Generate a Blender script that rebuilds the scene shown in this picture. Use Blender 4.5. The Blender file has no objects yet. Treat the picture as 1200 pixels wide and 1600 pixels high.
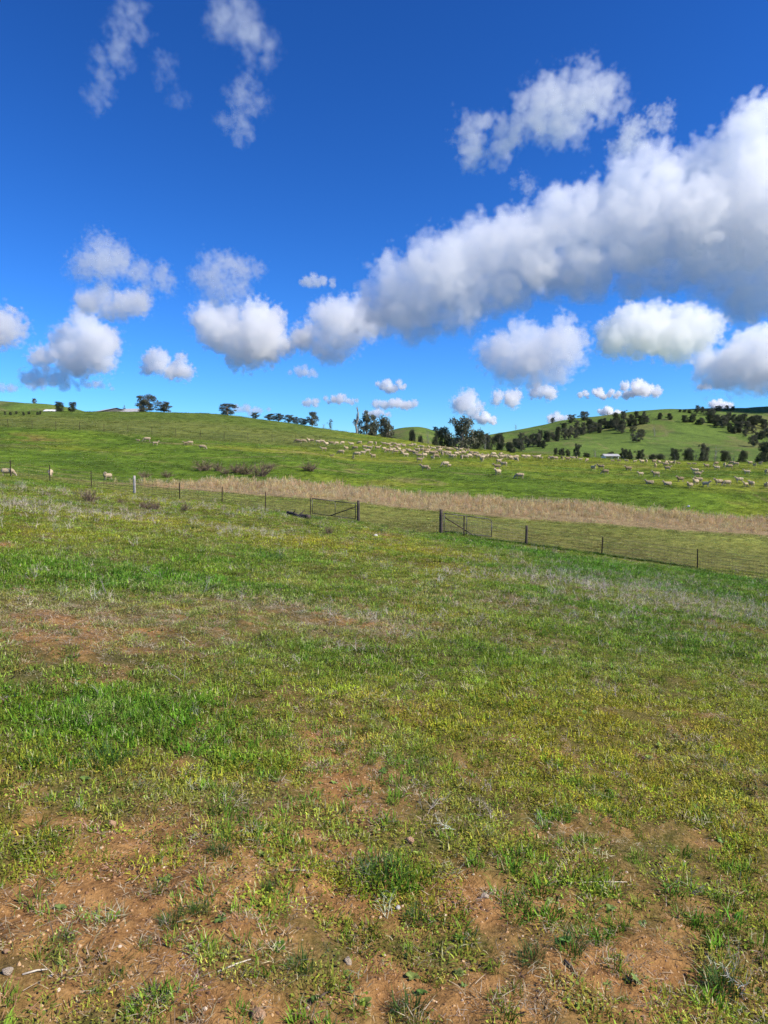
import bpy, bmesh, math, random
import numpy as np
from mathutils import Vector

sc = bpy.context.scene
COL = sc.collection
R = math.radians

# ------------------------------------------------------------------ camera
F = 1110.0                      # focal length in photo pixels (1200 x 1600)
EYE = 1.6
PITCH = math.atan(80 / F)
sp, cp = math.sin(PITCH), math.cos(PITCH)
cam = bpy.data.cameras.new('camera')
cam_o = bpy.data.objects.new('camera', cam)
COL.objects.link(cam_o)
cam.sensor_fit = 'VERTICAL'
cam.sensor_height = 36
cam.lens = F / 1600 * 36
cam.clip_start = 0.05
cam.clip_end = 90000
cam_o.location = (0, 0, EYE)
cam_o.rotation_euler = (math.pi / 2 - PITCH, 0, 0)
sc.camera = cam_o

# ------------------------------------------------------------------ sky and sun
SUN_AZ, SUN_EL = R(109), R(42)
world = bpy.data.worlds.new('World')
sc.world = world
world.use_nodes = True
wn = world.node_tree
bg = wn.nodes['Background']
sky = wn.nodes.new('ShaderNodeTexSky')
sky.sky_type = 'NISHITA'
sky.sun_disc = False
sky.sun_elevation = SUN_EL
sky.sun_rotation = SUN_AZ
sky.altitude = 400
sky.air_density = 1.0
sky.dust_density = 0.0
sky.ozone_density = 4.0
tone = wn.nodes.new('ShaderNodeMix')
tone.data_type = 'RGBA'
tone.blend_type = 'MULTIPLY'
tone.inputs['Factor'].default_value = 1
tone.inputs['B'].default_value = (0.53, 0.785, 1.08, 1)
wn.links.new(sky.outputs[0], tone.inputs['A'])
hs = wn.nodes.new('ShaderNodeHueSaturation')
hs.inputs['Saturation'].default_value = 1.06
wn.links.new(tone.outputs['Result'], hs.inputs['Color'])
gm = wn.nodes.new('ShaderNodeGamma')
gm.inputs['Gamma'].default_value = 1.32
wn.links.new(hs.outputs[0], gm.inputs['Color'])
wn.links.new(gm.outputs[0], bg.inputs[0])
bg.inputs[1].default_value = 0.068

sun = bpy.data.lights.new('sun', 'SUN')
sun_o = bpy.data.objects.new('sun', sun)
COL.objects.link(sun_o)
sun.energy = 5.0
sun.angle = R(0.5)
sun.color = (1.0, 0.93, 0.80)
sdir = Vector((math.sin(SUN_AZ) * math.cos(SUN_EL), math.cos(SUN_AZ) * math.cos(SUN_EL), math.sin(SUN_EL)))
sun_o.rotation_euler = sdir.to_track_quat('Z', 'Y').to_euler()

vs = sc.view_settings
vs.view_transform = 'Standard'
vs.look = 'None'
vs.exposure = 0.43
vs.gamma = 1.0
vs.use_curve_mapping = False
cy = sc.cycles
cy.max_bounces = 16
cy.diffuse_bounces = 3
cy.glossy_bounces = 2
cy.transmission_bounces = 4
cy.transparent_max_bounces = 8
cy.volume_bounces = 14
cy.volume_step_rate = 4
cy.use_denoising = True
cy.denoiser = 'OPENIMAGEDENOISE'
cy.denoising_input_passes = 'RGB_ALBEDO_NORMAL'
cy.denoising_prefilter = 'FAST'
cy.use_adaptive_sampling = True
cy.adaptive_threshold = 0.015

# ------------------------------------------------------------------ numpy noise
def _hash(i, j, k, seed):
    h = (i * 374761393 + j * 668265263 + k * 1440662683 + seed * 1274126177) & 0xffffffff
    h = ((h ^ (h >> 13)) * 1274126177) & 0xffffffff
    h = ((h ^ (h >> 15)) * 2246822519) & 0xffffffff
    return ((h ^ (h >> 16)) & 0xffffff) / 16777215.0

def noise2(x, y, seed=0):
    xi = np.floor(x).astype(np.int64); yi = np.floor(y).astype(np.int64)
    fx = x - xi; fy = y - yi
    fx = fx * fx * (3 - 2 * fx); fy = fy * fy * (3 - 2 * fy)
    a = _hash(xi, yi, 0, seed); b = _hash(xi + 1, yi, 0, seed)
    c = _hash(xi, yi + 1, 0, seed); d = _hash(xi + 1, yi + 1, 0, seed)
    return (a * (1 - fx) + b * fx) * (1 - fy) + (c * (1 - fx) + d * fx) * fy

def fbm(x, y, seed=0, octv=4, rough=0.5):
    s = 0; a = 1; t = 0
    for k in range(octv):
        s = s + a * noise2(x * 2 ** k + 17.3 * k, y * 2 ** k - 9.1 * k, seed + k)
        t += a; a *= rough
    return s / t

def noise3(p, seed=0):
    i = np.floor(p).astype(np.int64); f = p - i; f = f * f * (3 - 2 * f)
    r = 0
    for dx in (0, 1):
        for dy in (0, 1):
            for dz in (0, 1):
                w = (f[:, 0] if dx else 1 - f[:, 0]) * (f[:, 1] if dy else 1 - f[:, 1]) * (f[:, 2] if dz else 1 - f[:, 2])
                r = r + w * _hash(i[:, 0] + dx, i[:, 1] + dy, i[:, 2] + dz, seed)
    return r

def sstep(a, b, x):
    t = np.clip((x - a) / (b - a), 0, 1)
    return t * t * (3 - 2 * t)

# ------------------------------------------------------------------ the lie of the land
def pchip(xs, ys, x):
    xs = np.asarray(xs, float); ys = np.asarray(ys, float)
    h = np.diff(xs); d = np.diff(ys) / h
    m = np.zeros(len(xs))
    for i in range(1, len(xs) - 1):
        if d[i - 1] * d[i] > 0:
            w1 = 2 * h[i] + h[i - 1]; w2 = h[i] + 2 * h[i - 1]
            m[i] = (w1 + w2) / (w1 / d[i - 1] + w2 / d[i])
    m[0] = d[0]; m[-1] = d[-1]
    x = np.clip(x, xs[0], xs[-1])
    k = np.clip(np.searchsorted(xs, x) - 1, 0, len(xs) - 2)
    t = (x - xs[k]) / h[k]
    return ((2 * t**3 - 3 * t**2 + 1) * ys[k] + (t**3 - 2 * t**2 + t) * h[k] * m[k]
            + (-2 * t**3 + 3 * t**2) * ys[k + 1] + (t**3 - t**2) * h[k] * m[k + 1])

def z_of(y, v):
    t = (800 - v) / F
    return y * (t * cp - sp) / (cp + t * sp)

def plane(x, y):
    lim = 0.62 * np.maximum(y, 0) + 6
    xe = np.clip(x, -lim, lim)
    return -(EYE + 0.12 * xe + 0.055 * np.maximum(y, -6))

# ground profile along lines of sight: (distance, sighted row) then, past the last sighted crest, (distance, height)
PROF = {
    0:    ([(52, 743), (58, 735), (75, 715), (95, 690), (110, 667), (150, 655), (200, 645.5)],
           [(260, 8), (360, 2), (430, 13), (600, 49), (720, 52), (1000, 20), (4000, 0)]),
    60:   ([(52, 750), (58, 742), (76, 718), (97, 690), (111, 669), (150, 655), (200, 645.5)],
           [(260, 8), (360, 2), (430, 12), (600, 47), (720, 48), (1000, 20), (4000, 0)]),
    150:  ([(50, 764), (57, 754), (61, 749), (78, 720), (100, 690), (112, 673), (160, 656), (205, 645)],
           [(260, 10), (360, 2), (430, 8), (600, 38), (720, 36), (1000, 20), (4000, 0)]),
    300:  ([(48, 782), (58, 766), (68, 748), (95, 702), (115, 684), (160, 660), (210, 647)],
           [(270, 8), (360, 0), (430, 0), (600, 12), (1000, 10), (4000, 0)]),
    450:  ([(47, 801), (56, 777), (66, 756), (85, 717), (118, 692), (160, 675), (205, 662)],
           [(270, 4), (360, -2), (430, -2), (600, 4), (1000, 5), (4000, 0)]),
    560:  ([(45.5, 815), (55, 787), (65, 768), (84, 730), (116, 703), (160, 688), (205, 679)],
           [(270, 0), (360, -4), (430, 2), (600, 16), (1000, 5), (4000, 0)]),
    650:  ([(41, 832), (55, 797), (65, 776), (82, 738), (116, 709), (160, 697), (200, 691)],
           [(270, -1), (360, -4), (430, 8), (580, 25.5), (760, 18), (1000, 20), (4000, 0)]),
    700:  ([(38, 838), (55, 800), (65, 780), (81, 741), (112, 714), (150, 704), (190, 699)],
           [(270, -2), (360, -4), (430, 4), (580, 18), (800, 22), (1000, 30), (4000, 0)]),
    780:  ([(40, 847), (55, 806), (64, 785), (80, 745), (108, 720), (140, 710), (175, 705)],
           [(270, -3), (400, -4), (600, 9), (800, 21), (1000, 39), (1300, 28), (4000, 0)]),
    900:  ([(40, 861), (54, 815), (62, 795), (79, 752), (105, 728), (140, 717), (165, 714)],
           [(270, -3), (400, -3), (500, 3), (600, 12), (750, 29), (900, 50), (1000, 60), (1300, 40), (4000, 0)]),
    1050: ([(38, 882), (54, 828), (62, 806), (78, 757), (105, 734), (140, 722), (165, 720)],
           [(270, -3), (400, -2), (500, 5), (600, 15), (750, 36), (880, 62), (1000, 71), (1300, 50), (4000, 0)]),
    1200: ([(36, 905), (45, 870), (54, 838), (62, 818), (77, 763), (105, 738), (140, 725), (165, 723)],
           [(270, -4), (400, -3), (500, 4), (600, 12), (750, 33), (880, 58), (1000, 75), (1300, 70), (4000, 0)]),
}
LY = np.linspace(math.log(10), math.log(6000), 520)
AU = np.linspace(-0.62, 0.62, 249)
_us = sorted(PROF)
_tab = []
for u in _us:
    a = (u - 600) / F
    ys = [10, 15, 20, 26, 32]
    zs = [float(plane(a * y, y)) for y in ys]
    for y, v in PROF[u][0]:
        ys.append(y); zs.append(z_of(y, v))
    for y, z in PROF[u][1]:
        ys.append(y); zs.append(z)
    _tab.append(pchip(np.log(ys), zs, LY))
_tab = np.array(_tab)
TAB = np.array([pchip([(u - 600) / F for u in _us], _tab[:, k], AU) for k in range(len(LY))]).T   # [a, logy]

def ground(x, y):
    """height of the ground relative to the foot of the camera (absolute z)"""
    x = np.atleast_1d(np.asarray(x, float)); y = np.atleast_1d(np.asarray(y, float))
    yy = np.maximum(y, 10.0)
    a = np.clip(x / yy, AU[0], AU[-1] - 1e-9)
    fa = (a - AU[0]) / (AU[1] - AU[0]); ia = np.clip(fa.astype(int), 0, len(AU) - 2); fa = fa - ia
    l = np.clip(np.log(yy), LY[0], LY[-1] - 1e-9)
    fl = (l - LY[0]) / (LY[1] - LY[0]); il = np.clip(fl.astype(int), 0, len(LY) - 2); fl = fl - il
    t = (TAB[ia, il] * (1 - fa) + TAB[ia + 1, il] * fa) * (1 - fl) + (TAB[ia, il + 1] * (1 - fa) + TAB[ia + 1, il + 1] * fa) * fl
    w = sstep(18, 26, y)
    z = plane(x, y) * (1 - w) + t * w
    d = np.hypot(x, y)
    z = z + (fbm(x / 1.7, y / 1.7, 3, 3) - 0.5) * 0.14 * sstep(2, 6, d) * (1 - sstep(60, 100, d))
    z = z + (fbm(x / 9, y / 9, 5, 3) - 0.5) * 0.30 * sstep(5, 25, d)
    near = 1 - sstep(8, 16, d)
    z = z + ((fbm(x / 0.22, y / 0.22, 7, 4, 0.6) - 0.5) * 0.055 + (noise2(x / 0.6, y / 0.6, 8) - 0.5) * 0.05 + (noise2(x / .07, y / .07, 10) - .5) * .022) * near
    z = z + (fbm(x / 70, y / 70, 9, 3) - 0.5) * 7 * sstep(300, 500, d)
    return z + EYE

def hit(u, v, ymax=3000):
    """where a line of sight first meets the ground"""
    X = (u - 600) / F; Y = (800 - v) / F
    d = np.array([X, cp + Y * sp, -sp + Y * cp]); d = d / d[1]
    ts = np.exp(np.linspace(math.log(1.0), math.log(ymax), 1500))
    g = EYE + d[2] * ts - ground(d[0] * ts, ts)
    k = np.argmax(g < 0)
    if g[k] >= 0:
        k = np.argmin(g[400:]) + 400
    t = ts[k]
    if g[k] < 0 and k > 0:
        t = ts[k - 1] + (ts[k] - ts[k - 1]) * g[k - 1] / (g[k - 1] - g[k])
    x, y = d[0] * t, t
    return np.array([x, y, float(ground(x, y)[0])])

def at(u, y):
    """a point on the ground at distance y in the direction of column u"""
    x = (u - 600) / F * y * cp
    return np.array([x, y, float(ground(x, y)[0])])

# ------------------------------------------------------------------ materials
def new_mat(name):
    m = bpy.data.materials.new(name)
    m.use_nodes = True
    return m, m.node_tree, m.node_tree.nodes['Principled BSDF']

def node(nt, typ, **kw):
    n = nt.nodes.new(typ)
    for k, v in kw.items():
        if k[0] == '_':
            setattr(n, k[1:], v)
        else:
            n.inputs[k.replace('_', ' ')].default_value = v
    return n

def ramp(nt, src, stops):
    r = nt.nodes.new('ShaderNodeValToRGB')
    e = r.color_ramp.elements
    while len(e) < len(stops):
        e.new(0.5)
    for el, (p, c) in zip(e, stops):
        el.position = p
        el.color = (*c, 1) if len(c) == 3 else c
    nt.links.new(src, r.inputs[0])
    return r.outputs[0]

def mixc(nt, fac, a, b, blend='MIX'):
    m = nt.nodes.new('ShaderNodeMix')
    m.data_type = 'RGBA'; m.blend_type = blend
    for s, v in (('Factor', fac), ('A', a), ('B', b)):
        if isinstance(v, (int, float)):
            m.inputs[s].default_value = v
        elif isinstance(v, tuple):
            m.inputs[s].default_value = (*v, 1)
        else:
            nt.links.new(v, m.inputs[s])
    return m.outputs['Result']

def mth(nt, op, a, b=None):
    n = nt.nodes.new('ShaderNodeMath'); n.operation = op
    for k, x in enumerate((a, b)):
        if x is None:
            continue
        if isinstance(x, (int, float)):
            n.inputs[k].default_value = x
        else:
            nt.links.new(x, n.inputs[k])
    return n.outputs[0]

def noise_tex(nt, scale, detail=4, rough=0.55, coord=None, dist=0):
    n = node(nt, 'ShaderNodeTexNoise', Scale=scale, Detail=detail, Roughness=rough, Distortion=dist)
    if coord is not None:
        nt.links.new(coord, n.inputs['Vector'])
    return n.outputs['Fac']

def simple_mat(name, c1, c2, scale=8, rough=0.85, bump=0.0, metal=0.0, coord='Object'):
    m, nt, b = new_mat(name)
    tc = node(nt, 'ShaderNodeTexCoord')
    f = noise_tex(nt, scale, 5, 0.6, tc.outputs[coord])
    c = ramp(nt, f, [(0.32, c1), (0.68, c2)])
    nt.links.new(c, b.inputs['Base Color'])
    b.inputs['Roughness'].default_value = rough
    b.inputs['Metallic'].default_value = metal
    if bump:
        bp = node(nt, 'ShaderNodeBump', Strength=0.6, Distance=bump)
        nt.links.new(f, bp.inputs['Height'])
        nt.links.new(bp.outputs[0], b.inputs['Normal'])
    return m

def blade_mat(name, straw=(0.42, 0.34, 0.16), straw_from=0.93, transl=0.3):
    """grass: the tint of the clump, varied from blade to blade, some blades gone to straw"""
    m, nt, b = new_mat(name)
    t = node(nt, 'ShaderNodeAttribute', _attribute_type='INSTANCER', _attribute_name='tint')
    r = node(nt, 'ShaderNodeAttribute', _attribute_type='GEOMETRY', _attribute_name='rnd')
    br = node(nt, 'ShaderNodeMapRange')
    nt.links.new(r.outputs['Fac'], br.inputs['Value'])
    br.inputs['To Min'].default_value = 0.48
    br.inputs['To Max'].default_value = 1.45
    cc = node(nt, 'ShaderNodeCombineColor')
    for k in range(3):
        nt.links.new(br.outputs[0], cc.inputs[k])
    c = mixc(nt, 1.0, t.outputs['Color'], cc.outputs[0], 'MULTIPLY')
    gt = mth(nt, 'GREATER_THAN', r.outputs['Fac'], straw_from)
    c = mixc(nt, mth(nt, 'MULTIPLY', gt, 0.8), c, straw)
    nt.links.new(c, b.inputs['Base Color'])
    b.inputs['Roughness'].default_value = 0.6
    b.inputs['Specular IOR Level'].default_value = 0.10
    tr = node(nt, 'ShaderNodeBsdfTranslucent')
    nt.links.new(c, tr.inputs['Color'])
    mx = node(nt, 'ShaderNodeMixShader', Fac=transl)
    nt.links.new(b.outputs[0], mx.inputs[1])
    nt.links.new(tr.outputs[0], mx.inputs[2])
    nt.links.new(mx.outputs[0], nt.nodes['Material Output'].inputs['Surface'])
    return m

# ------------------------------------------------------------------ object helpers
def mesh_np(name, v, faces, smooth=False):
    me = bpy.data.meshes.new(name)
    me.from_pydata(np.asarray(v).tolist(), [], faces if isinstance(faces, list) else faces.tolist())
    if smooth:
        me.polygons.foreach_set('use_smooth', np.ones(len(me.polygons), bool))
    me.update()
    return me

def tag(o, label=None, cat=None, group=None, kind=None):
    if label: o['label'] = label
    if cat: o['category'] = cat
    if group: o['group'] = group
    if kind: o['kind'] = kind
    return o

def obj(name, me, mat=None, parent=None, loc=None):
    o = bpy.data.objects.new(name, me)
    COL.objects.link(o)
    if mat is not None and me is not None and len(me.materials) == 0:
        me.materials.append(mat)
    if parent is not None:
        o.parent = parent
    if loc is not None:
        o.location = [float(c) for c in loc]
    return o

def empty(name, loc, rz=0.0):
    o = bpy.data.objects.new(name, None)
    o.empty_display_size = 0.2
    COL.objects.link(o)
    o.location = [float(c) for c in loc]
    o.rotation_euler = (0, 0, rz)
    return o

class MB:
    """collects verts and faces for one mesh"""
    def __init__(self):
        self.v = []; self.f = []
    def tube(self, pts, rad, n=6, cap=True, squash=None):
        pts = np.asarray(pts, float); rad = np.broadcast_to(np.asarray(rad, float), (len(pts),))
        base = len(self.v)
        up = np.array([0.0, 0.0, 1.0])
        for i, p in enumerate(pts):
            t = pts[min(i + 1, len(pts) - 1)] - pts[max(i - 1, 0)]
            t = t / (np.linalg.norm(t) + 1e-12)
            ref = up if abs(t[2]) < 0.95 else np.array([0.0, 1.0, 0.0])
            s = np.cross(t, ref); s /= np.linalg.norm(s)
            w = np.cross(s, t)
            q = squash[i] if squash is not None else (1, 1)
            for k in range(n):
                an = 2 * math.pi * k / n
                self.v.append(p + rad[i] * (q[0] * math.cos(an) * s + q[1] * math.sin(an) * w))
        for i in range(len(pts) - 1):
            for k in range(n):
                a = base + i * n + k; b = base + i * n + (k + 1) % n
                self.f.append([a, b, b + n, a + n])
        if cap:
            self.f.append([base + k for k in range(n)][::-1])
            self.f.append([base + (len(pts) - 1) * n + k for k in range(n)])
        return self
    def box(self, c, s):
        base = len(self.v); c = np.asarray(c, float); s = np.asarray(s, float) / 2
        for dx, dy, dz in ((-1,-1,-1),(1,-1,-1),(1,1,-1),(-1,1,-1),(-1,-1,1),(1,-1,1),(1,1,1),(-1,1,1)):
            self.v.append(c + s * np.array([dx, dy, dz]))
        for q in ((0,3,2,1),(4,5,6,7),(0,1,5,4),(1,2,6,5),(2,3,7,6),(3,0,4,7)):
            self.f.append([base + k for k in q])
        return self
    def mesh(self, name, smooth=False):
        return mesh_np(name, np.array(self.v), self.f, smooth)

# ------------------------------------------------------------------ what grows where on the ground
def blob(u, v, ru, rv, w=1.0):
    c = hit(u, v)
    y1 = hit(u, max(v - rv, 640))[1]; y0 = hit(u, v + rv)[1]
    return (c[0], c[1], ru * c[1] / F, max((y1 - y0) / 2, 0.05), w)

SOIL = [blob(*b) for b in [(250,1400,240,80,1.0),(70,1440,140,60,.8),(450,1330,110,50,.8),(560,1400,150,55,.8),(770,1410,110,45,.8),
        (515,1165,50,50,.8),(545,1245,55,50,.75),(980,1520,170,55,1.15),(1010,1570,120,40,.8),(300,1560,280,50,.55),(690,1550,230,50,.6),
        (130,985,190,34,.7),(330,955,170,20,.4),(6,853,20,6,1.3),(600,838,35,4,.5),(1150,985,60,10,.5),(560,975,80,12,.4),(220,1310,200,30,.4),(1080,1120,70,20,.35),(880,975,40,7,.6)]]
LUSH = [blob(*b) for b in [(170,1115,220,60,1.1),(330,1165,110,35,.6),(560,1030,160,25,.7),(760,1030,120,35,.6),(110,885,200,22,.8),
        (900,985,150,20,.5),(1080,1005,150,25,.7),(1150,905,130,14,1),(960,885,170,10,.9),(760,850,100,8,1),(600,1365,45,25,.8),
        (850,1400,130,60,.35),(1100,1440,140,60,.35),(340,880,120,15,.6),(420,870,100,12,.6),(640,1215,50,30,.5)]]
YEL = [blob(*b) for b in [(950,1130,240,80,.8),(600,1090,180,35,.5),(655,858,110,10,1.1),(480,845,150,12,1),(250,815,160,12,1.1),
        (690,885,60,14,.8),(90,835,100,12,.7),(860,1060,150,25,.7),(480,1080,100,30,.4),(600,838,60,6,1.2),(640,960,160,40,.6),(200,1200,200,40,.4),(1050,1250,200,80,.5)]]
GREY = [blob(*b) for b in [(1000,925,190,28,1),(900,955,130,14,.7),(1120,960,90,18,.8),(760,1275,100,38,.8),(830,1310,90,25,.5),(150,800,90,12,.9),(30,790,60,14,1),
        (430,800,60,6,.7),(520,955,110,16,.45),(760,985,60,22,.5),(60,767,90,6,.8),(300,792,110,7,.6),(1130,1500,80,50,.4),(860,852,70,7,.6),
        (490,1480,60,30,.4),(720,900,90,8,.4),(100,935,60,12,.7),(520,1010,60,8,.3),(380,830,70,6,.5)]]
DRY = [blob(*b) for b in [(150,970,230,42,1.5),(480,965,180,30,1.2),(700,935,140,20,.5),(300,1255,280,45,.55),(620,1260,200,60,.35),(1000,1490,220,70,.5),(300,1480,400,90,.5),(800,1560,300,60,.5)]]

def field(bl, x, y):
    s = np.zeros_like(x)
    for cx, cy, rx, ry, w in bl:
        s = np.maximum(s, w * np.exp(-(((x - cx) / rx) ** 2 + ((y - cy) / ry) ** 2)))
    return s

FENCE_PIX = [(-50,737),(17,745),(78,752),(143,762),(210,771),(281,780),(347,786),(415,796),(485,806),(560,815),(689,834),(768,843),(822,851),(940,867),(1090,889),(1250,914)]
FP = np.array([hit(*p) for p in FENCE_PIX])
_o = np.argsort(FP[:, 0])
def fence_y(x):
    return np.interp(x, FP[_o, 0], FP[_o, 1])

def strip_edges(x, y):
    """the gully grown over with tall dry weeds: distance from its near and far side"""
    a = x / np.maximum(y, 1)
    near = np.interp(a, [-.5, -.3, -.27, -.135, .07, .27, .54], [57, 58, 58, 56, 55, 54, 54])
    far = np.interp(a, [-.5, -.3, -.25, -.135, .07, .27, .54], [57, 61, 65, 66, 65, 63, 62.5])
    return near, far

def props(x, y):
    n1 = fbm(x / 1.1, y / 1.1, 21, 4, .6); n2 = fbm(x / 3.5, y / 3.5, 22, 4, .6); n3 = fbm(x / 14, y / 14, 23, 3)
    fine = fbm(x / .25, y / .25, 24, 3, .6)
    d = np.hypot(x, y)
    wob = 0.55 + 0.9 * n1
    soil = field(SOIL, x, y) * wob * .95 + 0.28 * sstep(6.5, 2.2, y) + 0.25 * sstep(.52, .68, n2) * sstep(30, 6, d)
    soil = np.clip(soil + (fine - .5) * .9, 0, 1)
    lush = np.clip(field(LUSH, x, y) * (0.6 + .8 * n2) + .5 * sstep(.5, .66, n2), 0, 1)
    yel = np.clip(field(YEL, x, y) * (0.5 + n2) + .45 * sstep(.5, .66, n3), 0, 1)
    grey = np.clip(field(GREY, x, y) * (0.4 + 1.2 * n1), 0, 1.2)
    dry = np.clip(field(DRY, x, y) * (0.4 + 1.2 * n2) + .35 * sstep(.5, .7, n1), 0, 1)
    return soil, lush, yel, grey, dry, n1, n2, n3

C_BASE = np.array([0.245, 0.320, 0.036]); C_LUSH = np.array([0.115, 0.265, 0.020]); C_YEL = np.array([0.42, 0.395, 0.030])
C_DRY = np.array([0.42, 0.32, 0.16]); C_PADDOCK = np.array([0.115, 0.185, 0.020]); C_PAD2 = np.array([0.235, 0.26, 0.032])
C_HILL = np.array([0.105, 0.160, 0.032]); C_PALE = np.array([0.25, 0.285, 0.062])

def turf_colour(x, y, P=None):
    soil, lush, yel, grey, dry, n1, n2, n3 = P if P is not None else props(x, y)
    d = np.hypot(x, y)
    c = C_BASE[None] * (0.75 + .5 * n1)[:, None]
    def mx(c, col, f):
        f = np.clip(f, 0, 1)[:, None]
        return c * (1 - f) + col[None] * f
    c = mx(c, C_YEL, yel * .8)
    c = mx(c, C_LUSH, lush * .9)
    c = mx(c, C_DRY, dry * .38)
    # beyond the fence
    fy = fence_y(x)
    nr, fr = strip_edges(x, y)
    beyond = sstep(0, 1.5, y - fy)
    big = fbm(x / 30, y / 12, 31, 4, .6)
    mid = fbm(x / 5, y / 3, 32, 4, .6)
    pad = C_PALE[None] * (0.8 + .4 * mid)[:, None]
    c = c * (1 - beyond[:, None]) + pad * beyond[:, None]
    w = sstep(-1, 3, y - fr)[:, None]
    p2 = C_PADDOCK[None] * (0.55 + .9 * mid)[:, None]
    p2 = mx(p2, C_PAD2, sstep(.42, .66, big) * .8)
    p2 = mx(p2, np.array([.15, .085, .045]), sstep(.62, .78, mid) * .35)
    p2 = mx(p2, C_PAD2 * np.array([1.0, 1.02, .9]), sstep(98, 120, y) * sstep(-10, 10, x) * .7)
    a = x / np.maximum(y, 1)
    p2 = mx(p2, np.array([.20, .125, .05]), sstep(-.40, -.52, a) * sstep(88, 94, y) * sstep(108, 100, y) * sstep(.45, .6, mid) * .8)
    trk = np.abs(fbm(x / 26 + .5 * fbm(x / 9, y / 9, 71, 2), y / 7, 72, 3) - .5)
    p2 = mx(p2, np.array([.24, .19, .09]), sstep(.028, .006, trk) * .55 * sstep(.4, .6, fbm(x / 16, y / 16, 73, 2)))
    p2 = mx(p2, np.array([.07, .12, .016]), sstep(.54, .68, fbm(x / 8, y / 3.5, 74, 4, .6)) * .55)
    # beyond the far fence on the left rise: paler, shorter grass
    p2 = mx(p2, np.array([.15, .175, .042]), sstep(-.02, -.12, a) * sstep(108, 114, y) * (0.75 + .4 * big))
    p2 = mx(p2, np.array([.105, .155, .026]), sstep(-.02, -.12, a) * sstep(150, 175, y) * .8)
    c = c * (1 - w) + p2 * w
    h = sstep(260, 380, d)[:, None]
    hb = fbm(x / 60, y / 90, 33, 4, .6)
    hc = C_HILL[None] * (0.7 + .6 * hb)[:, None]
    hc = mx(hc, np.array([.165, .14, .065]), sstep(.54, .70, fbm(x / 45, y / 60, 35, 4, .6)) * .5)
    trk = np.abs(fbm(x / 38 + .6 * fbm(x / 25, y / 25, 37, 3), y / 120, 36, 3) - .5)
    hc = mx(hc, np.array([.20, .16, .085]), sstep(.022, .006, trk) * .5)
    hc = mx(hc, np.array([.05, .085, .022]), sstep(.55, .7, fbm(x / 18, y / 24, 38, 4, .65)) * .6)
    return c * (1 - h) + hc * h

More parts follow.
